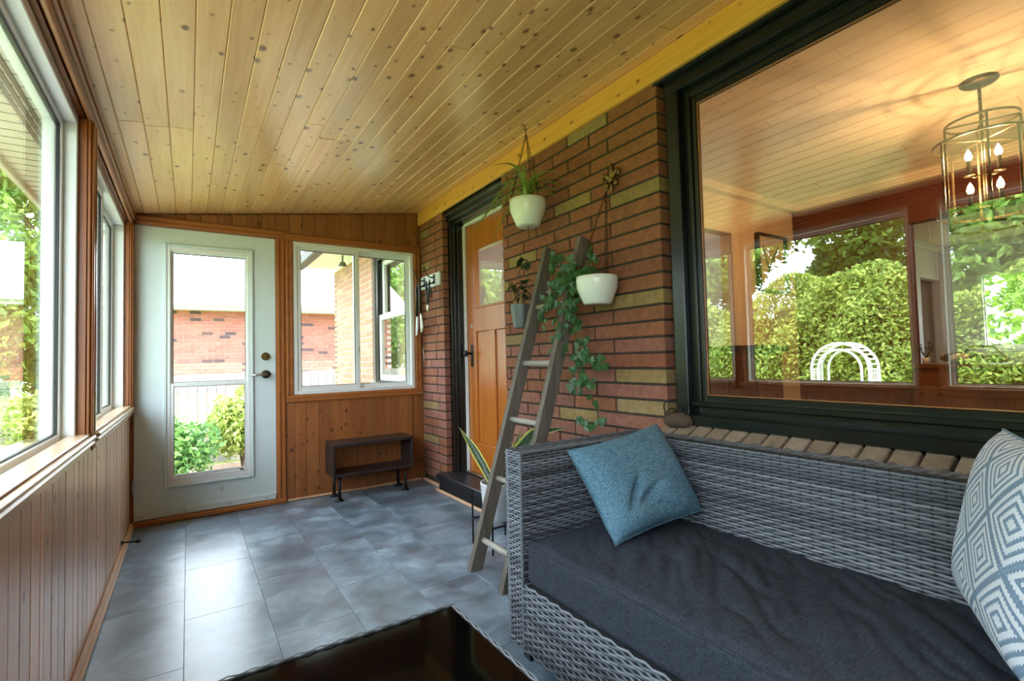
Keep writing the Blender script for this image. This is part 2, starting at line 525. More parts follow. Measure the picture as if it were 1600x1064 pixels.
M['fence'] = wood('grey fence board', srgb(150, 146, 140), srgb(124, 120, 114), srgb(110, 100, 92), 2, 0.8, True, tone=0.1)
M['nbrick'] = brick_mat('neighbour red brick', srgb(190, 118, 104), srgb(200, 130, 114), srgb(184, 112, 100))
M['nbrick_d'] = brick_mat('neighbour dark brick', srgb(110, 84, 84), srgb(96, 76, 80), srgb(122, 92, 88))
M['nmortar'] = plain('pale mortar', srgb(206, 190, 180), 0.95)
M['obrick'] = brick_mat('own house pale brick', srgb(186, 142, 116), srgb(178, 130, 108), srgb(196, 158, 130))
M['white_trim'] = plain('white aluminium', srgb(232, 232, 230), 0.45)
M['soffit'] = plain('soffit panel', srgb(206, 204, 192), 0.55)
M['vent'] = plain('perforated vent', srgb(86, 86, 84), 0.6)
M['shingle'] = plain('light roof shingle', srgb(206, 204, 200), 0.95, var=0.1)
M['arbor'] = plain('white arbour paint', srgb(240, 240, 240), 0.5)

# ------------------------------------------------------------------ measures of the porch
W = 2.118            # face of the brick wall
YB = -6.30           # rear end of the porch
GR = -0.70           # ground outside
def ceil_z(x): return 2.147 + 0.1445 * x
SL = -math.atan(0.1445)

# ------------------------------------------------------------------ floor
floor = tag(MB().box(-0.14, 2.36, YB, 0.14, -0.12, -0.006).build('floor', M['grout']), 'slate grey vinyl tile porch floor', 'floor', kind='structure')
TW, TL = 0.305, 0.61
k = 0; x = 0.0
offs = [-1.45, -1.06, -1.43, -1.14, -1.40, -1.20, -1.47]
while x < 2.10:
    w = min(TW, 2.115 - x)
    y0 = offs[k % len(offs)]
    cuts = sorted([0.0, YB] + [y0 + TL * j for j in range(-9, 4) if YB + 0.05 < y0 + TL * j < -0.05])
    for a, b in zip(cuts[:-1], cuts[1:]):
        piece('floor_tile', (w - 0.0014, b - a - 0.0014, 0.008), (x + w / 2, (a + b) / 2, -0.004), M['tile'], floor, 0.0008)
    x += TW; k += 1

# ------------------------------------------------------------------ ceiling boards on a sloping deck
ceiling = tag(MB().prism([(-0.10, ceil_z(-0.10) + 0.014), (2.34, ceil_z(2.34) + 0.014), (2.34, ceil_z(2.34) + 0.08), (-0.10, ceil_z(-0.10) + 0.08)], 1, YB, 0.10).build('ceiling', M['mortar']),
              'sloping knotty pine board ceiling', 'ceiling', kind='structure')
BW = 0.0933
jn = {0: [-1.55], 1: [-1.52], 2: [-1.52, -4.1], 5: [-1.60], 9: [-1.53, -3.9], 12: [-2.53], 13: [-3.3]}
for k in range(-1, 22):
    xc = 0.06 + BW * (k + 0.5)
    w = BW
    x0, x1 = 0.06 + BW * k, 0.06 + BW * (k + 1)
    if x1 > W - 0.004: x1 = W - 0.004
    if x1 - x0 < 0.02: continue
    cuts = [0.0] + jn.get(k, [-(0.5 + R.random() * 1.2), -(2.6 + R.random() * 1.6)] if k % 3 else [-(1.9 + R.random() * 1.5)]) + [YB]
    for a, b in zip(cuts[:-1], cuts[1:]):
        if a - b < 0.05: continue
        xm = (x0 + x1) / 2
        piece('ceiling_plank', ((x1 - x0) / math.cos(SL) - 0.0012, a - b - 0.0012, 0.012), (xm, (a + b) / 2, ceil_z(xm) + 0.006 + R.uniform(-0.0006, 0.0006)), M['pine_ceil'], ceiling, 0.0030, (0, SL, 0))
trim1 = tag(MB().box(2.094, W, YB, -0.003, 2.33, ceil_z(2.10) - 0.002, 0.003).build('trim_1', M['pine_head']), 'bright yellow pine header board along the brick wall top', 'trim', kind='structure')

# ------------------------------------------------------------------ generic window frames
def ring(mb, axis, a0, a1, z0, z1, d0, d1, w, c=0.003, wb=None, wt=None):
    """rectangular frame; axis 0: in a plane of constant x (a is y); axis 1: plane of constant y (a is x)"""
    wb = w if wb is None else wb; wt = w if wt is None else wt
    for (p, q, r, s) in ((a0, a0 + w, z0, z1), (a1 - w, a1, z0, z1), (a0 + w, a1 - w, z0, z0 + wb), (a0 + w, a1 - w, z1 - wt, z1)):
        if axis == 0: mb.box(d0, d1, p, q, r, s, c)
        else: mb.box(p, q, d0, d1, r, s, c)
    return mb
def pane(name, axis, a0, a1, z0, z1, d, mat, parent, t=0.004):
    if mat is M['glass']: ring(MB(), axis, a0 - 0.002, a1 + 0.002, z0 - 0.002, z1 + 0.002, d - 0.006, d + 0.006, 0.009, 0.0).build('gasket', M['black_paint'], parent)
    if axis == 0: return MB().box(d - t / 2, d + t / 2, a0, a1, z0, z1).build(name, mat, parent)
    return MB().box(a0, a1, d - t / 2, d + t / 2, z0, z1).build(name, mat, parent)

# ------------------------------------------------------------------ left wall with its windows
XL = -0.012
mb = MB()
mb.box(-0.14, XL - 0.010, YB, 0.14, GR, 0.765)
mb.box(-0.14, XL - 0.010, YB, 0.14, 2.07, 2.16)
opens = [(-1.640, -0.095), (-2.965, -1.735), (-4.45, -3.105), (-5.95, -4.60)]
posts = [(-0.095, 0.14), (-1.735, -1.640), (-3.105, -2.965), (-4.60, -4.45), (YB, -5.95)]
for a, b in posts: mb.box(-0.14, XL - 0.010, a, b, 0.765, 2.07)
wall_left = tag(mb.build('wall_left', M['pine_trim_z']), 'left porch wall of pine wainscot below a row of windows', 'wall', kind='structure')
y = -0.004; k = 0
while y > YB + 0.05:
    w = 0.0465 if (k % 5 == 3) else 0.0925
    piece('wainscot_board', (0.012, w - 0.0012, 0.745), (XL - 0.006 + R.uniform(-0.0006, 0.0006), y - w / 2, 0.385), M['pine_wains'], wall_left, 0.0032)
    y -= w; k += 1
tag(MB().box(XL, 0.016, YB, -0.02, 0.0, 0.022, 0.008).box(XL, 0.006, YB, -0.02, 0.022, 0.036, 0.005).build('baseboard_left', M['base_wood']), 'pale wood shoe moulding along the left wall', 'baseboard', kind='structure')
mb = MB()
for a, b in ((-1.60, -0.02), (YB, -1.69)):
    mb.box(XL, XL + 0.016, a, b, 0.758, 0.800, 0.004).box(XL, XL + 0.026, a, b, 0.782, 0.796, 0.006).box(XL - 0.05, XL + 0.030, a, b, 0.800, 0.818, 0.006)
    mb.box(XL - 0.05, XL + 0.014, a, b, 0.818, 0.828, 0.004)
tag(mb.build('trim_2', M['rail_wood']), 'pale moulded wood sill rail under the left windows', 'trim', kind='structure')
mb = MB()
mb.box(XL, XL + 0.014, YB, -0.02, 2.060, 2.140, 0.003).box(XL, XL + 0.026, YB, -0.02, 2.095, 2.112, 0.006).box(XL, XL + 0.034, YB, -0.02, 2.122, 2.142, 0.006)
tag(mb.build('trim_3', M['pine_trim_y']), 'brown moulded cornice above the left windows', 'trim', kind='structure')
n = 4
for a, b in posts:
    mb = MB()
    a2, b2 = max(a, YB), min(b, -0.004)
    m = (a2 + b2) / 2
    mb.box(XL, XL + 0.012, a2 + 0.004, b2 - 0.004, 0.762, 2.062, 0.003)
    mb.box(XL + 0.012, XL + 0.022, a2 + 0.012, a2 + 0.034, 0.762, 2.062, 0.005).box(XL + 0.012, XL + 0.022, b2 - 0.034, b2 - 0.012, 0.762, 2.062, 0.005)
    mb.box(XL - 0.030, XL, a2 - 0.001, a2 + 0.012, 0.825, 2.062, 0.001).box(XL - 0.030, XL, b2 - 0.012, b2 + 0.001, 0.825, 2.062, 0.001)
    tag(mb.build('trim_%d' % n, M['pine_trim_z']), ['brown moulded corner post beside the white door', 'brown moulded post between the two nearest left windows', 'brown moulded post left of the camera', 'brown moulded post behind the camera', 'brown moulded post at the rear corner'][n - 4], 'trim', kind='structure')
    n += 1
labels = ['far white sliding window in the left wall beside the door', 'large white window in the left wall near the camera', 'white window in the left wall beside the camera', 'white window in the left wall behind the camera']
for i, (a, b) in enumerate(opens):
    wn = empty('window_%d' % (i + 1), (-0.08, (a + b) / 2, 0.83), labels[i], 'window', kind='structure')
    ring(MB(), 0, a + 0.001, b - 0.001, 0.768, 2.068, -0.138, XL - 0.026, 0.022, 0.003, 0.045, 0.04).build('window_frame', M['white_vinyl'], wn)
    g0, g1 = a + 0.023, b - 0.023
    if i == 1 or i == 2:
        ring(MB(), 0, g0, g1, 0.813, 2.028, -0.105, -0.078, 0.020, 0.003, 0.026).build('sash', M['white_vinyl'], wn)
        pane('pane', 0, g0 + 0.018, g1 - 0.018, 0.837, 2.004, -0.092, M['glass'], wn)
    else:
        mid = (g0 + g1) / 2
        s1 = ring(MB(), 0, g0, mid + 0.02, 0.813, 2.028, -0.088, -0.062, 0.032, 0.003).build('sash', M['white_vinyl'], wn)
        pane('pane', 0, g0 + 0.03, mid - 0.01, 0.843, 1.998, -0.075, M['glass'], s1)
        s2 = ring(MB(), 0, mid - 0.02, g1, 0.813, 2.028, -0.120, -0.094, 0.032, 0.003).build('sash', M['white_vinyl'], wn)
        pane('pane', 0, mid + 0.01, g1 - 0.03, 0.843, 1.998, -0.107, M['glass'], s2)

# ------------------------------------------------------------------ rear wall behind the camera (unseen; solid so the door glass mirrors no sky)
tag(MB().box(-0.14, 2.36, YB - 0.12, YB, GR, 2.60).build('wall_back', M['pine_wains']), 'rear porch wall behind the camera', 'wall', kind='structure')

# ------------------------------------------------------------------ end wall: boards, door, sliding window
mb = MB()
mb.box(-0.02, W + 0.09, 0.014, 0.14, GR, -0.006)
mb.box(-0.02, 0.009, 0.001, 0.14, 0.0, 2.2).box(0.891, 0.897, 0.001, 0.14, 0.0, 2.1).box(0.004, 0.896, -0.004, 0.14, -0.006, 0.035).box(0.004, 0.896, 0.014, 0.14, 2.075, 2.3).box(0.896, 1.018, 0.014, 0.14, 0.0, 2.36).box(2.044, W + 0.01, 0.014, 0.14, 0, 2.46)
mb.box(1.018, 2.044, 0.014, 0.14, 0.0, 0.83).prism([(1.018, 2.072), (2.044, 2.072), (2.044, 2.455), (1.018, 2.31)], 1, 0.014, 0.14)
wall_end = tag(mb.build('wall_end', M['pine_end']), 'stained pine board end wall with door and window', 'wall', kind='structure')
xs = [0.93]
for d in (0.094, 0.088, 0.1, 0.082, 0.104, 0.106, 0.075, 0.1, 0.085, 0.092, 0.104, 0.058):
    xs.append(xs[-1] + d)
for a, b in zip(xs[:-1], xs[1:]):
    b = min(b, W - 0.002)
    if b - a > 0.01:
        piece('wall_board', (b - a - 0.0012, 0.012, 0.785), ((a + b) / 2, 0.006, 0.3925), M['pine_end'], wall_end, 0.0030)
xs = [0.20 + 0.0995 * i for i in range(20)]
for a, b in zip(xs[:-1], xs[1:]):
    b = min(b, W - 0.002)
    z0 = 2.085; z1 = ceil_z(a) - 0.002
    if b - a > 0.01: piece('wall_board', (b - a - 0.0012, 0.012, z1 - z0), ((a + b) / 2, 0.006, (z0 + z1) / 2), M['pine_end'], wall_end, 0.0030)

def casing(name, mbx, label, mat):
    return tag(mbx.build(name, mat), label, 'trim', kind='structure')
def bar_x(mb_, x0, x1, z0, z1):      # horizontal moulded casing on the end wall
    mb_.box(x0, x1, -0.012, 0.012, z0, z1, 0.003)
    h = z1 - z0
    mb_.box(x0, x1, -0.020, -0.011, z0 + h * 0.12, z0 + h * 0.42, 0.004).box(x0, x1, -0.017, -0.011, z0 + h * 0.58, z0 + h * 0.9, 0.003)
def bar_z(mb_, x0, x1, z0, z1):
    mb_.box(x0, x1, -0.012, 0.012, z0, z1, 0.003)
    h = x1 - x0
    mb_.box(x0 + h * 0.12, x0 + h * 0.42, -0.020, -0.011, z0, z1, 0.004).box(x0 + h * 0.58, x0 + h * 0.9, -0.017, -0.011, z0, z1, 0.003)
mb = MB(); bar_x(mb, 0.004, 0.962, 2.076, 2.138)
casing('trim_9', mb, 'brown moulded casing above the white door', M['pine_trim_x'])
mb = MB(); bar_z(mb, 0.896, 0.960, 0.0, 2.075)
casing('trim_10', mb, 'brown moulded casing between the white door and the sliding window', M['pine_trim_z'])
mb = MB(); bar_x(mb, 0.962, W - 0.004, 2.070, 2.126); bar_x(mb, 0.962, W - 0.004, 0.770, 0.832); bar_z(mb, 0.962, 1.020, 0.832, 2.070); bar_z(mb, 2.044, W - 0.006, 0.832, 2.070)
casing('trim_11', mb, 'brown moulded casing around the end wall sliding window', M['pine_trim_x'])
tag(MB().box(0.962, W - 0.03, -0.022, 0.0, 0.0, 0.022, 0.008).build('baseboard_end', M['base_wood']), 'thin pale moulding along the end wall floor', 'baseboard', kind='structure')
tag(MB().box(0.0, 0.960, -0.030, 0.0, 0.0, 0.036, 0.006).build('trim_12', M['pine_trim_x']), 'brown wooden threshold strip under the white door', 'trim', kind='structure')

wn = empty('window_7', (1.53, 0.06, 0.83), 'white sliding window in the end wall above the black bench', 'window', kind='structure')
ring(MB(), 1, 1.021, 2.043, 0.832, 2.069, -0.006, 0.075, 0.030, 0.003).build('window_frame', M['white_vinyl'], wn)
s1 = ring(MB(), 1, 1.045, 1.552, 0.858, 2.042, 0.004, 0.034, 0.036, 0.003).build('sash', M['white_vinyl'], wn)
pane('pane', 1, 1.078, 1.518, 0.892, 2.008, 0.020, M['glass'], s1)
MB().box(1.536, 1.546, -0.012, 0.006, 1.16, 1.22, 0.003).build('latch', M['metal'], s1)
s2 = ring(MB(), 1, 1.512, 2.020, 0.858, 2.042, 0.040, 0.070, 0.036, 0.003).build('sash', M['white_vinyl'], wn)
pane('pane', 1, 1.546, 1.986, 0.892, 2.008, 0.055, M['glass'], s2)

# the white door
d1 = empty('door_1', (0.45, 0.02, 0.03), 'white steel door with a tall two-pane glass insert', 'door', kind='structure')
ring(MB(), 1, 0.010, 0.890, 0.036, 2.070, 0.002, 0.046, 0.175, 0.0, 0.215, 0.12).build('door_slab', M['door_white'], d1)
ring(MB(), 1, 0.172, 0.737, 0.232, 1.962, -0.012, 0.010, 0.022, 0.005).build('glass_surround', M['door_white'], d1)
ring(MB(), 1, 0.194, 0.715, 0.254, 1.940, -0.006, 0.030, 0.020, 0.003, 0.045, 0.03).build('storm_frame', M['white_vinyl'], d1)
u1 = ring(MB(), 1, 0.212, 0.698, 0.945, 1.912, 0.018, 0.034, 0.014, 0.002, 0.02).build('upper_sash', M['white_vinyl'], d1)
pane('pane', 1, 0.224, 0.688, 0.962, 1.900, 0.026, M['glass'], u1)
u2 = ring(MB(), 1, 0.212, 0.698, 0.296, 0.962, -0.002, 0.016, 0.022, 0.002, 0.02, 0.026).build('lower_sash', M['white_vinyl'], d1)
pane('pane', 1, 0.230, 0.680, 0.312, 0.940, 0.007, M['glass'], u2)
MB().box(0.640, 0.664, -0.014, -0.002, 0.300, 0.312, 0.002).build('sash_lift', M['metal'], u2)
MB().box(0.012, 0.888, -0.007, 0.003, 0.040, 0.088, 0.003).build('door_sweep', M['door_white'], d1)
for x in (0.06, 0.30, 0.58, 0.82): MB().ball((x, -0.008, 0.062), (0.006, 0.003, 0.006), 8, 5).build('screw', M['metal'], d1)
for z in (0.27, 1.10, 1.83):
    MB().tube([(0.006, -0.010, z - 0.045), (0.006, -0.010, z + 0.045)], 0.007, 8).box(0.004, 0.012, -0.008, 0.002, z - 0.045, z + 0.045).build('hinge', M['metal'], d1)
def disc_y(mb_, x, y0, y1, z, r, n=20, r2=None):
    r2 = r if r2 is None else r2
    vs_ = [(x + r * math.cos(2 * math.pi * k / n), y0, z + r * math.sin(2 * math.pi * k / n)) for k in range(n)] + [(x + r2 * math.cos(2 * math.pi * k / n), y1, z + r2 * math.sin(2 * math.pi * k / n)) for k in range(n)]
    mb_.add(vs_, [(k, (k + 1) % n, n + (k + 1) % n, n + k) for k in range(n)] + [tuple(range(n)), tuple(range(2 * n - 1, n - 1, -1))])
    return mb_
mb = MB(); disc_y(mb, 0.820, 0.002, -0.012, 1.143, 0.032, 20, 0.027); disc_y(mb, 0.820, -0.012, -0.018, 1.143, 0.016); mb.box(0.817, 0.823, -0.030, -0.018, 1.130, 1.156, 0.002)
mb.build('deadbolt', M['brass'], d1)
mb = MB(); disc_y(mb, 0.820, 0.002, -0.012, 1.005, 0.034, 20, 0.030); disc_y(mb, 0.820, -0.012, -0.050, 1.005, 0.012)
mb.tube([(0.825, -0.050, 1.005), (0.79, -0.054, 1.006), (0.755, -0.054, 1.003), (0.715, -0.050, 0.997)], [0.011, 0.010, 0.009, 0.008], 10)
mb.build('lever_handle', M['metal'], d1, smooth=True)
mb = MB()
for i in range(7):
    a = R.uniform(0, 0.05); MB
    mb.ball((0.52 + R.uniform(-0.03, 0.03), 0.001, 0.17 + R.uniform(-0.02, 0.02)), (0.004, 0.0025, 0.003), 6, 4)
mb.build('scuff_marks', M['vent'], d1)

# ------------------------------------------------------------------ brick wall of the house
mb = MB()
BX = W + 0.006
mb.box(BX, 2.34, -0.475 + 0.004, -0.002, -0.12, 2.46)
mb.box(BX, 2.34, -2.760 + 0.004, -1.420 - 0.004, -0.12, 2.46)
mb.box(BX, 2.34, YB, -2.756, -0.12, 0.70)
mb.box(2.20, 2.34, YB, -2.756, 0.70, 0.775)
mb.box(2.126, 2.34, YB, -2.756, 2.34, 2.46)
mb.box(2.126, 2.34, -1.424, -0.471, 2.34, 2.46)
mb.box(BX, 2.34, YB, -5.20, 0.70, 2.34)
wall_right = tag(mb.build('wall_right', M['mortar']), 'red and buff brick house wall along the right side', 'wall', kind='structure')
Z0, ZP, MJ = 0.0555, 0.0738, 0.011
def brick_run(ya, yb, z, joints, parent, mats, k, xf=W, depth=0.09, name='brick', zh=None):
    """one course between ya (far) and yb (near), joints = inner joint positions"""
    js = [ya] + [j for j in joints if yb + 0.03 < j < ya - 0.03] + [yb]
    for i, (a, b) in enumerate(zip(js[:-1], js[1:])):
        e0 = 0 if i == 0 else MJ / 2
        e1 = 0 if i == len(js) - 2 else MJ / 2
        L = a - b - e0 - e1
        mat = mats(k, i, len(js) - 1, (a + b) / 2)
        piece(name, (depth, L, (zh or ZP) - MJ), (xf + depth / 2 + R.uniform(-0.0015, 0.0015), (a - e0 + b + e1) / 2, z + ZP / 2), mat, parent, 0.003)
BUFF = [(30, -2.24), (24, -2.61), (25, -2.12), (22, -1.76), (17, -2.58), (12, -2.61), (10, -2.60), (9, -2.14), (15, -1.58), (7, -2.35), (20, -1.46), (6, -1.9)]
def mats_main(k, i, n, y):
    if any(k == kk and abs(y - yy) < 0.17 for kk, yy in BUFF): return M['buff']
    q = min(1.0, max(0.0, (17 - k) / 7.0))
    return M['brick2'] if R.random() < q * 0.85 else M['brick']
for k in range(0, 31):
    z = Z0 + ZP * k
    ends = [-2.76 + 0.318 * (j + 1) for j in range(5)] if k % 2 == 0 else [-2.76 + 0.455 + 0.318 * j for j in range(5)]
    brick_run(-1.420, -2.760, z, sorted(ends, reverse=True), wall_right, mats_main, k)
def mats_pier(k, i, n, y):
    if (k, i) in {(25, 0), (29, 0), (8, 0), (4, 0)}: return M['buff']
    return M['brick2'] if (k < 15 and R.random() < 0.8) else M['brick']
for k in range(0, 31):
    z = Z0 + ZP * k
    js = [[-0.335], [-0.18], [-0.315], [-0.475 + 0.16]][k % 4] if k % 4 != 1 else [-0.20, -0.36][:1 + (k % 8 == 1)]
    brick_run(-0.004, -0.475, z, js, wall_right, mats_pier, k)
# courses under the window, mostly behind the sofa
for k in range(6, 9):
    z = Z0 + ZP * k
    ends = [-2.76 - 0.318 * (j + (0.5 if k % 2 else 1)) for j in range(8)]
    brick_run(-2.760, -5.20, z, ends, wall_right, mats_main, k)
# sloping sill bricks
tilt = math.radians(25)
y = -2.765; 
while y > -5.15:
    o = piece('sill_brick', (0.115, 0.0655, 0.058), (2.085 + R.uniform(-0.002, 0.002), y - 0.036, 0.729 + R.uniform(-0.002, 0.002)), M['sillbrick'], wall_right, 0.004, (0, -tilt, 0))
    y -= 0.0765
tag(MB().box(2.086, W, -0.46, -0.03, 0.0, 0.026, 0.008).box(2.086, W, YB, -1.47, 0.0, 0.026, 0.008).box(2.024, 2.050, -1.47, -0.44, 0.0, 0.024, 0.008).build('baseboard_right', M['base_wood']),
    'pale shoe moulding along the brick wall', 'baseboard', kind='structure')
# ------------------------------------------------------------------ front door of the house in its recess
d2 = empty('door_2', (2.30, -0.95, 0.14), 'orange varnished wooden front door in a black frame', 'door', kind='structure')
DX = 2.285
mb = MB()
mb.box(2.165, 2.36, -0.528, -0.476, 0.13, 2.33, 0.003).box(2.215, 2.36, -0.560, -0.524, 0.13, 2.29, 0.004).box(2.19, 2.23, -0.538, -0.52, 0.13, 2.31, 0.005)
mb.box(2.165, 2.36, -1.419, -1.372, 0.13, 2.33, 0.003).box(2.215, 2.36, -1.374, -1.338, 0.13, 2.29, 0.004)
mb.box(2.150, 2.36, -1.418, -0.477, 2.255, 2.338, 0.003).box(2.185, 2.36, -1.40, -0.50, 2.225, 2.258, 0.004).box(2.13, 2.155, -1.418, -0.477, 2.295, 2.338, 0.003)
mb.build('door_frame', M['black_frame'], d2)
MB().box(2.262, 2.284, -0.585, -0.562, 0.15, 2.212, 0.002).box(2.262, 2.284, -1.338, -0.585, 2.200, 2.224, 0.002).build('weatherstrip', M['white_trim'], d2)
DY0, DY1 = -1.336, -0.588
def dbox(name, y0, y1, z0, z1, x0=DX, x1=DX + 0.042, mat='fir', c=0.003): return MB().box(x0, x1, y0, y1, z0, z1, c).build(name, M[mat], d2, origin=((x0 + x1) / 2, (y0 + y1) / 2, (z0 + z1) / 2))
dbox('stile', DY1 - 0.135, DY1, 0.15, 2.196); dbox('stile', DY0, DY0 + 0.135, 0.15, 2.196)
dbox('top_rail', DY0 + 0.135, DY1 - 0.135, 1.985, 2.196); dbox('lock_rail', DY0 + 0.135, DY1 - 0.135, 1.305, 1.495); dbox('bottom_rail', DY0 + 0.135, DY1 - 0.135, 0.15, 0.40)
dbox('mullion', (DY0 + DY1) / 2 - 0.05, (DY0 + DY1) / 2 + 0.05, 0.40, 1.305)
for a, b in ((DY0 + 0.135, (DY0 + DY1) / 2 - 0.05), ((DY0 + DY1) / 2 + 0.05, DY1 - 0.135)): dbox('panel', a, b, 0.40, 1.305, DX + 0.014, DX + 0.030)
ring(MB(), 0, DY0 + 0.135, DY1 - 0.135, 1.495, 1.985, DX - 0.004, DX + 0.03, 0.014, 0.003).build('glass_bead', M['fir'], d2)
pane('pane', 0, DY0 + 0.14, DY1 - 0.14, 1.50, 1.98, DX + 0.018, M['bigglass'], d2)
mb = MB().box(DX - 0.006, DX, DY1 - 0.085, DY1 - 0.045, 1.02, 1.20, 0.002).tube([(DX - 0.006, DY1 - 0.065, 1.13), (DX - 0.055, DY1 - 0.065, 1.13)], 0.008, 8)
mb.ball((DX - 0.06, DY1 - 0.065, 1.13), (0.018, 0.027, 0.027), 12, 8)
mb.build('door_knob', M['iron'], d2, smooth=True)
MB().box(DX - 0.005, DX, DY1 - 0.080, DY1 - 0.05, 1.34, 1.37, 0.002).build('lock', M['metal'], d2)
st = empty('door_step', (2.15, -0.95, 0.0), 'black painted door step under the wooden front door', 'step', kind='structure')
MB().box(2.035, 2.36, -1.455, -0.440, 0.098, 0.146, 0.006).build('tread', M['step'], st)
MB().box(2.055, 2.34, -1.440, -0.452, -0.004, 0.098, 0.003).build('riser', M['black_paint'], st)
MB().box(2.24, 2.34, -1.338, -0.562, 0.146, 0.158, 0.003).build('metal_sill', M['metal'], st)

# ------------------------------------------------------------------ picture window
WG = 2.212
pw = empty('window_8', (2.2, -3.9, 0.8), 'large picture window with a dark green black frame above the sofa', 'window', kind='structure')
WY0, WY1 = -5.19, -2.764
mb = MB()
mb.box(2.150, 2.28, WY1 - 0.085, WY1 - 0.020, 0.80, 2.30, 0.004)      # left casing face
mb.box(2.195, 2.28, WY1 - 0.020, WY1, 0.80, 2.33, 0.002)
mb.box(2.150, 2.28, WY0, WY0 + 0.085, 0.80, 2.30, 0.004)
mb.box(2.145, 2.28, WY0, WY1 - 0.020, 2.262, 2.318, 0.004)
mb.box(2.112, 2.28, WY0, WY1 + 0.02, 2.318, 2.345, 0.003)
mb.build('casing', M['black_frame'], pw)
mb = MB()
ring(mb, 0, WY0 + 0.085, WY1 - 0.085, 0.800, 2.262, 2.185, 2.235, 0.038, 0.003, 0.06, 0.04)
mb.build('window_frame', M['black_frame'], pw)
mb = MB()
ring(mb, 0, WY0 + 0.123, WY1 - 0.120, 0.850, 2.224, 2.196, 2.228, 0.026, 0.003, 0.046, 0.032)
mb.box(2.165, 2.20, WY0 + 0.085, WY1 - 0.085, 0.848, 0.872, 0.004)
mb.build('sash', M['black_frame'], pw)
MB().prism([(2.098, 0.778), (2.098, 0.816), (2.24, 0.832), (2.24, 0.760), (2.12, 0.766)], 1, WY0, WY1 - 0.012).build('window_sill', M['black_frame'], pw)
pane('pane', 0, WY0 + 0.14, WY1 - 0.142, 0.890, 2.196, WG, M['bigglass'], pw, 0.005)
ring(MB(), 0, WY0 + 0.147, WY1 - 0.145, 0.894, 2.193, 2.203, 2.209, 0.005, 0.001).build('glazing_bead', M['pine_trim_y'], pw)

# ------------------------------------------------------------------ living room behind the picture window
HF, HC = 0.15, 2.60
tag(MB().box(2.36, 10.2, -7.0, 1.2, HF - 0.1, HF).build('floor_living_room', M['oak_floor']), 'brown wood floor of the living room', 'floor', kind='structure')
tag(MB().box(2.34, 10.2, -7.0, 1.2, HC, HC + 0.1).build('ceiling_living_room', M['ceil_plaster']), 'textured plaster living room ceiling', 'ceiling', kind='structure')
mb = MB().box(2.34, 2.36, -2.756, -1.424, HF, HC).box(2.34, 2.36, -7.0, -5.2, HF, HC).box(2.34, 2.36, -5.2, -2.756, HF, 0.79).box(2.34, 2.36, -5.2, -2.756, 2.32, HC)
mb.box(2.34, 2.36, -1.424, -0.471, 2.30, HC).box(2.34, 2.36, -0.471, 1.2, HF, HC).box(2.36, 3.45, -1.66, -1.64, 2.3, HC)
tag(mb.build('wall_front_living_room', M['wall_cream']), 'cream inner face of the house front wall', 'wall', kind='structure')
mb = MB().box(3.55, 3.60, -1.65, -1.55, HF, HC).box(4.43, 5.55, -1.65, -1.55, HF, HC).box(3.60, 4.43, -1.65, -1.55, 2.17, HC).box(2.36, 2.75, -1.65, -1.55, HF, HC).box(2.75, 3.55, -1.65, -1.55, 2.2, HC)
wel = tag(mb.build('wall_end_living_room', M['wall_cream']), 'cream living room end wall behind the glass', 'wall', kind='structure')
ring(MB(), 1, 3.62, 4.52, HF + 0.0, 2.25, -1.672, -1.65, 0.09, 0.004).build('doorway_casing', M['crown'], wel)
mb = MB().box(5.55, 5.67, -2.62, -1.55, HF, HC).box(5.55, 5.67, -5.2, -2.62, 2.17, HC).box(5.55, 5.67, -7.0, -5.2, HF, HC)
tag(mb.build('wall_red_living_room', M['wall_red']), 'deep red living room wall with a wide opening', 'wall', kind='structure')
mb = MB()
for (p, q) in ((0, 0.03), (0.03, 0.06), (0.06, 0.10)):
    d = 0.03 + p * 0.9
    mb.box(2.36, 5.55, -1.65 - 0.11 + d, -1.65, HC - 0.10 + p, HC - 0.10 + q, 0.004)
    mb.box(5.55 - 0.11 + d, 5.55, -7.0, -1.65, HC - 0.10 + p, HC - 0.10 + q, 0.004)
tag(mb.build('trim_13', M['crown']), 'cream crown moulding of the living room', 'trim', kind='structure')
# the room beyond
mb = MB().box(5.67, 9.05, -1.65, -1.55, HF, HC).box(9.85, 9.95, -1.65, -1.55, HF, HC).box(9.05, 9.85, -1.65, -1.55, 2.10, HC)
tag(mb.build('wall_end_dining_room', M['wall_white']), 'white wall with a doorway in the room beyond', 'wall', kind='structure')
mb = MB().box(9.95, 10.05, -2.05, 1.2, HF, HC).box(9.95, 10.05, -7.0, -3.4, HF, HC).box(9.95, 10.05, -3.4, -2.05, HF, 1.05).box(9.95, 10.05, -3.4, -2.05, 2.15, HC)
tag(mb.build('wall_far_dining_room', M['wall_white']), 'white far wall with a bright window in the room beyond', 'wall', kind='structure')
mb = MB().box(4.90, 5.00, -1.55, 1.2, HF, HC).box(2.36, 10.2, 1.2, 1.3, HF, HC).box(2.36, 10.2, -7.1, -7.0, HF, HC)
tag(mb.build('wall_side_house', M['wall_white']), 'white side walls of the house', 'wall', kind='structure')
tag(MB().box(5.67, 9.95, -1.74, -1.65, 2.50, HC, 0.02).box(9.86, 9.95, -7.0, -1.74, 2.50, HC, 0.02).build('trim_15', M['white_vinyl']), 'white crown moulding in the room beyond', 'trim', kind='structure')
wn = empty('window_9', (10.0, -2.7, 1.05), 'bright window in the far wall of the room beyond', 'window', kind='structure')
ring(MB(), 0, -3.4, -2.05, 1.05, 2.15, 9.93, 10.06, 0.05).build('window_frame', M['white_vinyl'], wn)
pane('pane', 0, -3.35, -2.10, 1.10, 2.10, 10.0, M['glass'], wn)
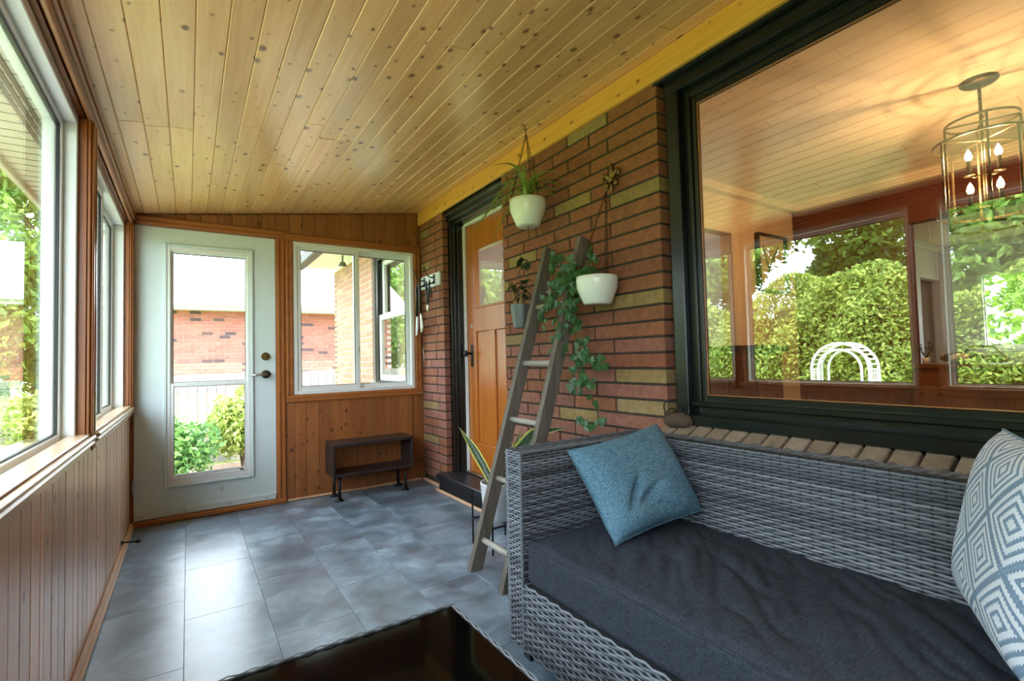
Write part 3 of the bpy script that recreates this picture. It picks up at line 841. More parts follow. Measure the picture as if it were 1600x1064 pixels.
ls = tag(MB().box(8.66, 8.73, -1.665, -1.651, 1.17, 1.29, 0.003).build('light_switch', M['white_vinyl']), 'small white light switch on the wall beyond the opening', 'switch')
# added ceiling lamps, made up to brighten the hall and dining room
lt = NT('added lamp glow'); lt.n.remove(lt.b); em2 = lt.new('ShaderNodeEmission'); em2.inputs[0].default_value = (1.0, 0.93, 0.84, 1); em2.inputs[1].default_value = 26.0; lt.link(em2.outputs[0], lt.out.inputs[0])
for lx, ly, lb in ((7.6, -3.6, 'round white lamp added to light the room beyond the red wall'), (3.9, -0.2, 'round white lamp added to light the hall behind the doorway')):
    cl_ = empty('added_lamp', (lx, ly, HC), lb, 'lamp')
    MB().lathe([(0.0, 0.0), (0.20, 0.0), (0.20, -0.03), (0.0, -0.03)], (lx, ly, HC), 24).build('base', M['white_vinyl'], cl_)
    MB().lathe([(0.19, -0.03), (0.17, -0.07), (0.10, -0.10), (0.0, -0.11)], (lx, ly, HC), 24).build('shade', lt.m, cl_, True)
# chandelier
CX, CY = 4.09, -3.43
ch = empty('chandelier', (CX, CY, HC), 'lit bronze double cage chandelier with candle bulbs behind the window', 'chandelier')
BZ = plain('dark bronze', srgb(72, 62, 44), 0.4, 0.6)
MB().lathe([(0.0, 0.0), (0.085, 0.0), (0.085, -0.012), (0.075, -0.022), (0.0, -0.022)], (CX, CY, HC), 24).build('canopy', BZ, ch, True)
MB().tube([(CX, CY, HC - 0.02), (CX, CY, 1.90)], 0.008, 8).build('stem', BZ, ch)
def hoop(r, z, h, name):
    MB().lathe([(r, -h), (r + 0.006, -h), (r + 0.006, h), (r, h), (r, -h)], (CX, CY, z), 40).build(name, BZ, ch)
hoop(0.155, 2.36, 0.006, 'ring'); hoop(0.155, 1.755, 0.006, 'ring')
hoop(0.215, 2.25, 0.006, 'ring'); hoop(0.215, 1.84, 0.006, 'ring')
for r, za, zb, n_, ph in ((0.158, 1.755, 2.36, 4, 0.35), (0.218, 1.84, 2.25, 4, 0.9)):
    for i in range(n_):
        a = ph + i * 2 * math.pi / n_
        px_, py_ = CX + r * math.cos(a), CY + r * math.sin(a)
        MB().box(px_ - 0.005, px_ + 0.005, py_ - 0.005, py_ + 0.005, za, zb, 0.001).build('cage_bar', BZ, ch)
for i in range(2):
    a = 0.35 + i * math.pi / 2
    MB().tube([(CX - 0.155 * math.cos(a), CY - 0.155 * math.sin(a), 2.36), (CX + 0.155 * math.cos(a), CY + 0.155 * math.sin(a), 2.36)], 0.005, 6).build('cross_bar', BZ, ch)
    MB().tube([(CX - 0.215 * math.cos(a + .55), CY - 0.215 * math.sin(a + .55), 2.25), (CX + 0.215 * math.cos(a + .55), CY + 0.215 * math.sin(a + .55), 2.25)], 0.005, 6).build('cross_bar', BZ, ch)
bt = NT('lit bulb'); bt.n.remove(bt.b)
em = bt.new('ShaderNodeEmission'); em.inputs[0].default_value = (1.0, 0.62, 0.28, 1); em.inputs[1].default_value = 560.0
bt.link(em.outputs[0], bt.out.inputs[0])
for z, ph in ((2.12, 1.86), (1.93, 1.70)):
    for i in range(2):
        a = ph + i * math.pi
        px_, py_ = CX + 0.062 * math.cos(a), CY + 0.062 * math.sin(a)
        arm = MB().tube([(CX, CY, z - 0.06), (CX + 0.04 * math.cos(a), CY + 0.04 * math.sin(a), z - 0.072), (px_, py_, z - 0.06)], 0.005, 6).lathe([(0.0, -0.062), (0.026, -0.060), (0.028, -0.055), (0.0, -0.05)], (px_, py_, z), 14).build('arm', BZ, ch, True)
        MB().tube([(px_, py_, z - 0.055), (px_, py_, z + 0.03)], 0.011, 10).build('candle_sleeve', BZ, arm)
        MB().lathe([(0.0, 0.03), (0.010, 0.032), (0.016, 0.048), (0.013, 0.066), (0.005, 0.085), (0.0, 0.094)], (px_, py_, z), 10).build('bulb', bt.m, arm, True)
# furniture seen through the glass
cb = empty('cabinet', (4.1, -1.85, HF), 'dark wood cabinet with a black top behind the picture window', 'cabinet')
MB().box(3.70, 4.52, -2.02, -1.68, HF, 1.08, 0.004).build('body', M['dark_wood'], cb)
MB().box(3.66, 4.56, -2.06, -1.675, 1.08, 1.135, 0.006).build('top', M['black_top'], cb)
for a in (3.73, 4.12):
    dd = MB().box(a, a + 0.37, -2.038, -2.018, HF + 0.10, 1.04, 0.004).build('door', M['dark_wood'], cb)
    MB().ball((a + (0.33 if a < 4 else 0.04), -2.046, 0.72), 0.012, 8, 6).build('knob', M['brass'], dd)
pf = empty('picture_frame', (5.08, -1.66, 1.75), 'black framed branch drawing on the cream wall', 'picture')
ring(MB(), 1, 4.82, 5.34, 1.66, 2.22, -1.70, -1.652, 0.02, 0.002).build('frame', M['black_paint'], pf)
MB().box(4.84, 5.32, -1.665, -1.655, 1.68, 2.20).build('paper', M['wall_cream'], pf)
MB().tube([(4.95, -1.668, 1.70), (5.02, -1.668, 1.85), (5.10, -1.668, 1.98), (5.22, -1.668, 2.12)], 0.006, 5).tube([(5.04, -1.668, 1.88), (4.97, -1.668, 2.02), (4.94, -1.668, 2.12)], 0.004, 5).tube([(5.10, -1.668, 1.98), (5.20, -1.668, 2.0), (5.27, -1.668, 2.03)], 0.004, 5).build('drawn_branch', M['black_paint'], pf)
sb = empty('sideboard', (5.40, -3.15, HF), 'brown wooden sideboard standing in the wide opening', 'sideboard')
MB().box(5.20, 5.62, -3.55, -2.70, HF, 0.92, 0.004).build('body', M['dark_wood'], sb)
MB().box(5.17, 5.64, -3.58, -2.67, 0.92, 0.95, 0.005).build('top', M['dark_wood'], sb)
for i in range(2): MB().box(5.185, 5.201, -3.52 + i * 0.41, -3.13 + i * 0.41, HF + 0.08, 0.88, 0.003).build('door', M['dark_wood'], sb)
pc = NT('black swirl print'); v_ = pc.coord(); wv = pc.new('ShaderNodeTexVoronoi'); wv.inputs['Scale'].default_value = 9; pc.link(v_, wv.inputs['Vector'])
pc.link(pc.ramp(wv.outputs['Distance'], [(0.2, srgb(40, 40, 44)), (0.26, srgb(216, 210, 202)), (0.5, srgb(216, 210, 202)), (0.55, srgb(60, 60, 64))]), pc.b.inputs['Base Color'])
tag(MB().ball((5.40, -2.97, 0.995), (0.13, 0.15, 0.045), 16, 10).build('printed_cushion', pc.m, None, True), 'white cushion with black swirls lying on the wooden sideboard', 'cushion')
vp = empty('potted_sprig', (5.35, -2.75, 0.95), 'small dark sprig in a pot on the sideboard corner', 'plant')
MB().lathe([(0.0, 0.0), (0.022, 0.0), (0.03, 0.05), (0.0, 0.048)], (5.35, -2.75, 0.95), 12).build('pot', M['ceramic'], vp, True)
mb = MB()
for i in range(14):
    a = R.uniform(0, 6.28); h = R.uniform(0.06, 0.16)
    c_ = Vector((5.35 + 0.04 * math.cos(a), -2.75 + 0.04 * math.sin(a), 0.97 + h)); mb.ball(c_, (0.014, 0.014, 0.005), 6, 4)
    mb.tube([(5.35, -2.75, 0.99), c_], 0.0015, 4)
mb.build('foliage', M['hoya'], vp)
kc = empty('drawer_cabinet', (9.6, -3.0, HF), 'white drawer cabinet under the far window', 'cabinet')
MB().box(9.35, 9.93, -3.5, -2.0, HF, 1.02, 0.004).build('body', M['white_vinyl'], kc)
for i in range(3):
    for j in range(2):
        dr = MB().box(9.33, 9.352, -3.46 + j * 0.73, -2.77 + j * 0.73, HF + 0.08 + i * 0.26, HF + 0.32 + i * 0.26, 0.003).build('drawer', M['white_vinyl'], kc)
        MB().tube([(9.318, -3.2 + j * 0.73, HF + 0.22 + i * 0.26), (9.318, -3.0 + j * 0.73, HF + 0.22 + i * 0.26)], 0.008, 6).box(9.318, 9.334, -3.19 + j * 0.73, -3.18 + j * 0.73, HF + 0.215 + i * 0.26, HF + 0.225 + i * 0.26).box(9.318, 9.334, -3.02 + j * 0.73, -3.01 + j * 0.73, HF + 0.215 + i * 0.26, HF + 0.225 + i * 0.26).build('handle', M['black_paint'], dr)
chs = empty('chrome_chair', (7.0, -2.75, HF), 'grey metal dining chair beyond the sideboard', 'chair')
MB().tube([(6.8, -2.55, HF + 0.45), (6.82, -2.56, HF + 0.8), (6.86, -2.66, HF + 0.93), (6.86, -2.84, HF + 0.93), (6.82, -2.94, HF + 0.8), (6.8, -2.95, HF + 0.45)], 0.013, 8).build('back_frame', M['metal'], chs, True)
MB().box(6.80, 6.84, -2.90, -2.60, HF + 0.55, HF + 0.85, 0.01).build('backrest', M['vent'], chs)
MB().box(6.8, 7.2, -2.97, -2.53, HF + 0.43, HF + 0.47, 0.01).build('seat', M['vent'], chs)
for a in (6.82, 7.18):
    for b in (-2.95, -2.55): MB().tube([(a, b, HF), (a, b, HF + 0.44)], 0.012, 8).build('leg', M['metal'], chs)

# ------------------------------------------------------------------ wicker sofa
def weave(mb_, o, u, v, n_, L, H, row=0.0106, stake=0.030, amp=0.0042, ph=0):
    o = Vector(o); u = Vector(u); v = Vector(v); n_ = Vector(n_)
    rows = int(H / row); steps = max(2, int(round(L / stake)))
    sl = L / steps
    for r_ in range(rows):
        vs_ = []; fs = []
        h0 = r_ * row + 0.0006; h1 = (r_ + 1) * row - 0.0006
        m = 0
        for k_ in range(steps * 2 + 1):
            a = k_ * sl / 2
            w_ = amp * math.cos(math.pi * (k_ / 2.0) + math.pi * ((r_ + ph) % 2))
            b = o + u * a + n_ * (0.004 + w_)
            vs_ += [b + v * h0 - n_ * 0.0012, b + v * ((h0 + h1) / 2) + n_ * 0.0012, b + v * h1 - n_ * 0.0012]
        for k_ in range(steps * 2):
            i = k_ * 3
            fs += [(i, i + 3, i + 4, i + 1), (i + 1, i + 4, i + 5, i + 2)]
        mb_.add(vs_, fs)
    return mb_
SX0, SX1 = 1.300, 2.030      # front, rear
SY0, SY1 = -4.20, -2.680     # near arm outer, far arm outer
AW = 0.095; TZ = 0.745
sofa = empty('wicker_sofa', (1.67, -3.44, 0.0), 'grey wicker sofa with a charcoal seat cushion under the picture window', 'sofa')
MB().box(1.945, SX1 - 0.005, SY0 + 0.005, SY1 - 0.005, 0.05, TZ - 0.005).build('backrest_frame', M['wicker_core'], sofa)
for ya, yb in ((SY1 - AW, SY1), (SY0, SY0 + AW)):
    MB().box(SX0 + 0.005, 1.95, ya + 0.005, yb - 0.005, 0.05, TZ - 0.005).build('arm_frame', M['wicker_core'], sofa)
MB().box(SX0 + 0.007, 1.95, SY0 + AW, SY1 - AW, 0.05, 0.278).build('seat_base', M['wicker_core'], sofa)
X_, Y_, Z_ = Vector((1, 0, 0)), Vector((0, 1, 0)), Vector((0, 0, 1))
def wv_part(name, mb_):
    o = mb_.build(name, M['wicker'], sofa); o['kind'] = 'stuff'; return o
wv_part('backrest_weave', weave(weave(weave(MB(), (1.945, SY0 + AW, 0.26), Y_, Z_, -X_, SY1 - SY0 - 2 * AW, TZ - 0.26), (1.945, SY0, TZ - 0.005), Y_, X_, Z_, SY1 - SY0, 0.085, 0.010, 0.03),
        (SX1 - 0.005, SY0, 0.05), Y_, Z_, X_, SY1 - SY0, TZ - 0.05, 0.012, 0.04))
def arm_w(ya, yb, inner):
    m_ = MB()
    weave(m_, (SX0 + 0.005, ya, 0.05), Y_, Z_, -X_, AW, TZ - 0.05, 0.0095, 0.019)
    weave(m_, (SX0, ya, TZ - 0.005), X_, Y_, Z_, 1.95 - SX0, AW, 0.0095, 0.03)
    weave(m_, (SX0, ya + 0.005, 0.05), X_, Z_, -Y_, 1.95 - SX0, TZ - 0.05)
    weave(m_, (SX0, yb - 0.005, 0.05), X_, Z_, Y_, 1.95 - SX0, TZ - 0.05)
    for yy in (ya + 0.006, yb - 0.006): m_.tube([(SX0 + 0.003, yy, 0.05), (SX0 + 0.003, yy, TZ - 0.006), (1.95, yy, TZ - 0.006)], 0.007, 6)
    return m_
wv_part('arm_weave', arm_w(SY1 - AW, SY1, True)); wv_part('arm_weave', arm_w(SY0, SY0 + AW, False))
wv_part('front_weave', weave(MB(), (SX0 + 0.007, SY0 + AW, 0.05), Y_, Z_, -X_, SY1 - SY0 - 2 * AW, 0.243))
for a in (SX0 + 0.05, SX1 - 0.05):
    for b in (SY0 + 0.06, SY1 - 0.06): MB().box(a - 0.02, a + 0.02, b - 0.02, b + 0.02, 0.0, 0.052, 0.003).build('foot', M['black_paint'], sofa)
def rounded(x0, x1, y0, y1, z0, z1, r, n_=26, puff=None):
    mb_ = MB(); h = ((x1 - x0) / 2, (y1 - y0) / 2, (z1 - z0) / 2); c_ = ((x0 + x1) / 2, (y0 + y1) / 2, (z0 + z1) / 2)
    idx = {}
    def vert(p):
        key = (round(p[0], 5), round(p[1], 5), round(p[2], 5))
        if key in idx: return idx[key]
        q = [max(-h[i] + r, min(h[i] - r, p[i] * h[i])) for i in range(3)]
        d = Vector([p[i] * h[i] - q[i] for i in range(3)])
        if d.length > 1e-9: d = d.normalized() * r
        w_ = [q[i] + d[i] for i in range(3)]
        if puff: w_ = puff(w_, h)
        idx[key] = len(mb_.v); mb_.v.append((w_[0] + c_[0], w_[1] + c_[1], w_[2] + c_[2]))
        return idx[key]
    ts = [-1 + 2 * i / n_ for i in range(n_ + 1)]
    ts = sorted(set(ts + [-0.985, -0.96, 0.96, 0.985]))
    for a in range(3):
        b, c2 = (a + 1) % 3, (a + 2) % 3
        for s_ in (-1, 1):
            for i in range(len(ts) - 1):
                for j in range(len(ts) - 1):
                    q = []
                    for (u_, v_) in ((ts[i], ts[j]), (ts[i + 1], ts[j]), (ts[i + 1], ts[j + 1]), (ts[i], ts[j + 1])):
                        p = [0, 0, 0]; p[a] = s_; p[b] = u_; p[c2] = v_
                        q.append(vert(p))
                    mb_.f.append(tuple(q) if s_ > 0 else tuple(reversed(q)))
    return mb_
def cpuff(w_, h):
    fx = 1 - (w_[0] / h[0]) ** 2; fy = 1 - (w_[1] / h[1]) ** 2
    if w_[2] > 0:
        w_[2] += 0.028 * max(0, fx) ** 0.7 * max(0, fy) ** 0.5
        q1 = w_[0] * 0.75 + w_[1] * 0.66; q2 = -w_[0] * 0.66 + w_[1] * 0.75
        fade = max(0, fx) ** 0.5 * max(0, fy) ** 0.4
        n1 = noise.noise(Vector((q1 * 2.2, q2 * 9.0, 0.3)))
        n2 = noise.noise(Vector((q1 * 4.0 + 7, q2 * 20.0, 1.7)))
        w_[2] += (0.020 * n1 - 0.014 * (1 - abs(n2)) ** 5) * fade
    elif False: pass
    if w_[0] < -h[0] * 0.9:
        w_[0] += -0.008 * fy + 0.004 * noise.noise(Vector((w_[1] * 22.0, w_[2] * 3.0, 0.0)))
    return w_
sc_ = rounded(SX0 + 0.004, 1.936, SY0 + AW + 0.008, SY1 - AW - 0.010, 0.287, 0.436, 0.028, 90, cpuff).build('seat_cushion', M['cushion'], sofa, True)
mb = MB()
pts = []
for i in range(41):
    t_ = -1 + 2 * i / 40.0
    fy = 1 - t_ * t_
    pts.append((SX0 + 0.008 - 0.008 * fy, (SY0 + AW + 0.03) + (SY1 - AW - 0.03 - SY0 - AW - 0.03) * i / 40.0, 0.428))
mb.tube(pts, 0.0035, 6).build('piping', M['cushion'], sc_)

def pillow(name, A, B, C, D, th, mat, label, n_=44, wrinkle=0.0, seedv=1, pinch=0.10):
    """A bottom-left, B bottom-right, C top-right, D top-left as seen from its front"""
    A, B, C, D = (Vector(a) for a in (A, B, C, D))
    nrm = ((B - A) + (C - D)).cross((D - A) + (C - B)).normalized()
    rr = random.Random(seedv)
    waves = [(rr.uniform(3, 9), rr.uniform(3, 9), rr.uniform(0, 6), rr.uniform(0.3, 1)) for _ in range(6)]
    mb_ = MB(); mb_.uv = []
    for side in (1, -1):
        for i in range(n_ + 1):
            for j in range(n_ + 1):
                u_ = i / n_; v_ = j / n_
                # sides pull in a little between the corners
                bu = u_ * 2 - 1; bv = v_ * 2 - 1
                uu = 0.5 + bu / 2 * (1 - pinch * (1 - bv * bv) * 0.6) if abs(bv) < 1 else u_
                vv = 0.5 + bv / 2 * (1 - pinch * (1 - bu * bu) * 0.6)
                P = A * (1 - uu) * (1 - vv) + B * uu * (1 - vv) + C * uu * vv + D * (1 - uu) * vv
                e = max(0.0, (1 - bu ** 4)) * max(0.0, (1 - bv ** 4))
                hgt = th / 2 * (e ** 0.55)
                if wrinkle:
                    s_ = sum(math.sin(w[0] * u_ * 2 + w[1] * v_ * 2 + w[2]) * w[3] for w in waves) / 4
                    hgt += wrinkle * s_ * e ** 0.5
                    if side > 0:
                        for (cu, cv, an, wd, ln, am) in ((0.28, 0.36, 0.9, 0.0012, 0.022, 2.6), (0.42, 0.30, 0.45, 0.0016, 0.03, 1.8), (0.5, 0.83, 0.05, 0.0008, 0.12, 1.1)):
                            du, dv = u_ - cu, v_ - cv
                            pa, pe = du * math.cos(an) + dv * math.sin(an), -du * math.sin(an) + dv * math.cos(an)
                            hgt -= wrinkle * am * math.exp(-(pe * pe / wd + pa * pa / ln)) * e ** 0.3
                mb_.v.append(tuple(P + nrm * hgt * side)); mb_.uv.append((u_, v_))
        o_ = 0 if side > 0 else (n_ + 1) ** 2
        for i in range(n_):
            for j in range(n_):
                a = o_ + i * (n_ + 1) + j
                q = (a, a + n_ + 1, a + n_ + 2, a + 1)
                mb_.f.append(q if side > 0 else tuple(reversed(q)))
    root = empty(name, tuple((A + B) / 2), label, 'pillow')
    mb_.build('cover', mat, root, True)
    edge = []
    for (u0, v0, u1, v1) in ((0, 0, 1, 0), (1, 0, 1, 1), (1, 1, 0, 1), (0, 1, 0, 0)):
        for q in range(12):
            u_ = u0 + (u1 - u0) * q / 12; v_ = v0 + (v1 - v0) * q / 12
            bu = u_ * 2 - 1; bv = v_ * 2 - 1
            uu = 0.5 + bu / 2 * (1 - pinch * (1 - bv * bv) * 0.6); vv = 0.5 + bv / 2 * (1 - pinch * (1 - bu * bu) * 0.6)
            edge.append(A * (1 - uu) * (1 - vv) + B * uu * (1 - vv) + C * uu * vv + D * (1 - uu) * vv)
    sm = MB().tube(edge, 0.003, 6, closed=True); sm.uv = [(0.02, 0.02)] * len(sm.v)
    sm.build('seam', mat, root, True)
    return root
pillow('throw_pillow', (1.475, -3.055, 0.462), (1.925, -3.060, 0.490), (1.915, -2.870, 0.795), (1.440, -2.870, 0.745), 0.15, M['blue_cloth'], 'blue woven throw pillow leaning in the far corner of the sofa', wrinkle=0.012)
pillow('throw_pillow', (1.925, -3.800, 0.480), (1.490, -4.010, 0.475), (1.50, -4.075, 0.905), (1.930, -3.890, 0.880), 0.13, M['diamond'], 'white throw pillow with blue concentric diamonds at the near sofa end', seedv=4)

# ------------------------------------------------------------------ coffee table
ct = empty('coffee_table', (0.55, -3.35, 0.0), 'wicker coffee table with a black glass top in front of the sofa', 'table')
TX0, TX1, TY0, TY1, TT = 0.13, 0.935, -3.80, -2.963, 0.400
MB().box(TX0 + 0.012, TX1 - 0.012, TY0 + 0.012, TY1 - 0.012, TT - 0.010, TT - 0.003, 0.001).build('glass_top', plain('black glass', srgb(6, 6, 7), 0.06, spec=0.25), ct)
m_ = MB()
for (a, b, c_, d) in ((TX0, TX1, TY0, TY0 + 0.012), (TX0, TX1, TY1 - 0.012, TY1), (TX0, TX0 + 0.012, TY0, TY1), (TX1 - 0.012, TX1, TY0, TY1)):
    m_.box(a, b, c_, d, TT - 0.16, TT - 0.002, 0.004)
m_.build('apron', M['wicker_core'], ct)
m_ = MB()
weave(m_, (TX1 - 0.002, TY0, TT - 0.15), Y_, Z_, X_, TY1 - TY0, 0.15, 0.0095, 0.024)
weave(m_, (TX0, TY1 - 0.002, TT - 0.15), X_, Z_, Y_, TX1 - TX0, 0.15, 0.0095, 0.024)
weave(m_, (TX0, TY1 - 0.012, TT - 0.003), X_, Y_, Z_, TX1 - TX0, 0.0125, 0.006, 0.024, 0.002)
weave(m_, (TX1 - 0.012, TY0, TT - 0.003), Y_, X_, Z_, TY1 - TY0, 0.0125, 0.006, 0.024, 0.002)
o = m_.build('apron_weave', M['wicker'], ct); o['kind'] = 'stuff'
for a in (TX0 + 0.03, TX1 - 0.03):
    for b in (TY0 + 0.03, TY1 - 0.03): MB().box(a - 0.022, a + 0.022, b - 0.022, b + 0.022, 0.0, TT - 0.011, 0.003).build('leg', M['wicker_core'], ct)

# ------------------------------------------------------------------ ladder leaning on the brick wall
ld = empty('wooden_ladder', (1.56, -2.11, 0.0), 'weathered grey wooden ladder leaning against the brick wall', 'ladder')
la = math.atan2(0.542, 1.71)
lu = Vector((math.sin(la), 0, math.cos(la))); lf = Vector((math.cos(la), 0, -math.sin(la)))   # along the rail, and across it (towards the wall)
def slanted(mb_, base, L, w0, w1, y0, y1):
    b = Vector(base)
    def P(a, w_, y_): return tuple(b + lu * a + lf * w_ + Vector((0, y_, 0)))
    a0s = (w0 * math.tan(la), w1 * math.tan(la))
    vs_ = [P(a0s[0], w0, y0), P(a0s[0], w0, y1), P(a0s[1], w1, y1), P(a0s[1], w1, y0), P(L, w0, y0), P(L, w0, y1), P(L, w1, y1), P(L, w1, y0)]
    return mb_.add(vs_, [(0, 1, 2, 3), (4, 7, 6, 5), (0, 4, 5, 1), (1, 5, 6, 2), (2, 6, 7, 3), (3, 7, 4, 0)])
LB = Vector((1.545, 0, 0.0))
for y0, y1 in ((-1.992, -1.958), (-2.290, -2.256)):
    o = slanted(MB(), LB, 1.795, -0.034, 0.034, y0, y1).build('rail', M['ladder'], ld)
for s_ in (0.152, 0.469, 0.785, 1.10, 1.43):
    c_ = LB + lu * s_
    MB().tube([(c_.x, -2.27, c_.z), (c_.x, -1.97, c_.z)], 0.0155, 10).build('rung', M['rung'], ld, True)

# ------------------------------------------------------------------ small bench
bn = empty('shoe_bench', (1.57, -0.16, 0.0), 'low black wooden bench shelf under the end window', 'bench')
B0, B1, BY0, BY1 = 1.245, 1.905, -0.285, -0.035
part_box('top_board', (B0, B1, BY0, BY1, 0.420, 0.448), M['bench'], bn, 0.004)
part_box('bottom_board', (B0 + 0.02, B1 - 0.02, BY0 + 0.004, BY1, 0.190, 0.214), M['bench'], bn, 0.003)
part_box('side_board', (B0, B0 + 0.022, BY0 + 0.004, BY1, 0.190, 0.420), M['bench'], bn, 0.003)
part_box('side_board', (B1 - 0.022, B1, BY0 + 0.004, BY1, 0.190, 0.420), M['bench'], bn, 0.003)
for x in (B0 + 0.06, B1 - 0.06):
    for y in (BY0 + 0.045, BY1 - 0.035):
        lg = MB().tube([(x, y, 0.0), (x, y, 0.19)], 0.0125, 12).build('leg', M['iron'], bn, True)
        MB().lathe([(0.0, 0.0), (0.034, 0.0), (0.034, 0.006), (0.020, 0.010), (0.018, 0.022), (0.0, 0.022)], (x, y, 0.0), 16).build('flange', M['iron'], lg, True)

# ------------------------------------------------------------------ door stop on the left baseboard
ds = empty('door_stop', (0.016, -0.5, 0.05), 'black rod door stop on the left baseboard', 'door stop')
MB().tube([(-0.012, -0.50, 0.052), (0.062, -0.52, 0.050)], 0.0045, 8).build('rod', M['iron'], ds)
MB().tube([(0.060, -0.5195, 0.050), (0.080, -0.525, 0.0495)], 0.009, 10).build('rubber_tip', M['black_paint'], ds)
MB().tube([(-0.012, -0.50, 0.052), (-0.006, -0.5015, 0.052)], 0.012, 10).build('plate', M['iron'], ds)

# ------------------------------------------------------------------ coat hook rack and tools on the brick pier
hr = empty('hook_rack', (2.10, -0.25, 1.72), 'white wooden board with black coat hooks on the brick pier', 'hook rack')
part_box('board', (2.098, 2.118, -0.445, -0.045, 1.722, 1.838), M['white_pl'], hr, 0.003)
hooks = []
for y in (-0.130, -0.340):
    mb = MB().box(2.092, 2.099, y - 0.015, y + 0.015, 1.745, 1.825, 0.002)
    mb.tube([(2.095, y, 1.80), (2.060, y, 1.795), (2.025, y + 0.004, 1.825), (2.012, y + 0.006, 1.865), (2.006, y + 0.006, 1.885)], [0.006, 0.006, 0.005, 0.005, 0.007], 8)
    for s_ in (-1, 1):
        mb.tube([(2.095, y, 1.765), (2.070, y + s_ * 0.018, 1.742), (2.045, y + s_ * 0.032, 1.740), (2.036, y + s_ * 0.036, 1.768)], [0.005, 0.005, 0.005, 0.006], 8)
    mb.build('hook', M['iron'], hr, True)
def tool(name, x, y, ztop, L, bladeL, label, blade, lean=0.0, mat='metal'):
    t_ = empty(name, (x, y, ztop - L), label, 'garden tool', group='garden tools on the hook rack')
    MB().tube([(x, y + 0.004, ztop), (x, y, ztop - 0.02), (x, y + lean * 0.3, ztop - (L - bladeL))], [0.006, 0.0135, 0.011], 10).build('handle', M['black_paint'], t_, True)
    MB().tube([(x + 0.0, y - 0.012, ztop - 0.002), (x + 0.0, y - 0.010, ztop + 0.024), (x, y + 0.006, ztop + 0.026), (x, y + 0.008, ztop)], 0.0025, 6).build('hanging_loop', M['iron'], t_)
    z0 = ztop - (L - bladeL); n_ = 8
    vs_ = []; fs = []
    for i in range(n_ + 1):
        s_ = i / n_; w_ = blade * (0.35 + 0.65 * math.sin(math.pi * min(1, 0.15 + s_ * 0.62))) * (1 if s_ < 0.85 else (1 - (s_ - 0.85) / 0.15 * 0.8))
        yy = y + lean * (0.3 + 0.7 * s_); zz = z0 - bladeL * s_
        for q in (-1, 0, 1): vs_.append((x - 0.006 + 0.010 * abs(q), yy + q * w_, zz))
        for q in (1, 0, -1): vs_.append((x - 0.003 + 0.010 * abs(q), yy + q * w_, zz))
    for i in range(n_):
        for k_ in range(6): fs.append((i * 6 + k_, i * 6 + (k_ + 1) % 6, (i + 1) * 6 + (k_ + 1) % 6, (i + 1) * 6 + k_))
    fs += [tuple(range(6)), tuple(n_ * 6 + k_ for k_ in range(5, -1, -1))]
    MB().add(vs_, fs).build('blade', M[mat], t_, True)
tool('hand_trowel', 2.036, -0.098, 1.748, 0.44, 0.17, 'black handled trowel with a bright white blade on the left hook', 0.028, 0.03, 'white_pl')
tool('hand_trowel', 2.036, -0.166, 1.748, 0.42, 0.17, 'black handled trowel with a grey metal blade on the left hook', 0.030, -0.02)
sc2 = empty('garden_shears', (2.035, -0.34, 1.50), 'black and silver garden shears hanging on the right hook', 'garden tool', group='garden tools on the hook rack')
MB().tube([(2.036, -0.305, 1.752), (2.034, -0.318, 1.70), (2.034, -0.318, 1.62), (2.034, -0.335, 1.545)], [0.007, 0.011, 0.010, 0.007], 8).build('handle', M['black_paint'], sc2, True)
MB().tube([(2.036, -0.376, 1.752), (2.034, -0.366, 1.70), (2.034, -0.352, 1.62), (2.034, -0.340, 1.545)], [0.007, 0.011, 0.010, 0.007], 8).build('handle', M['black_paint'], sc2, True)
MB().ball((2.034, -0.338, 1.535), (0.009, 0.024, 0.032), 12, 8).build('blade', M['metal'], sc2, True)
MB().tube([(2.034, -0.33, 1.74), (2.032, -0.395, 1.70), (2.032, -0.425, 1.61)], [0.007, 0.009, 0.006], 8).build('strap', M['black_paint'], sc2, True)
tag(MB().tube([(2.117, -0.075, 1.19), (2.095, -0.075, 1.185), (2.092, -0.10, 1.13), (2.100, -0.08, 1.08), (2.113, -0.060, 1.075)], 0.0025, 6).build('wire_hook', M['white_vinyl']), 'thin white wire hook on the brick pier', 'hook')
tag(MB().tube([(2.116, -0.24, 2.315), (2.105, -0.24, 2.30), (2.102, -0.24, 2.272), (2.110, -0.24, 2.262)], 0.003, 6).build('cup_hook', M['brass']), 'small brass hook under the header board', 'hook')

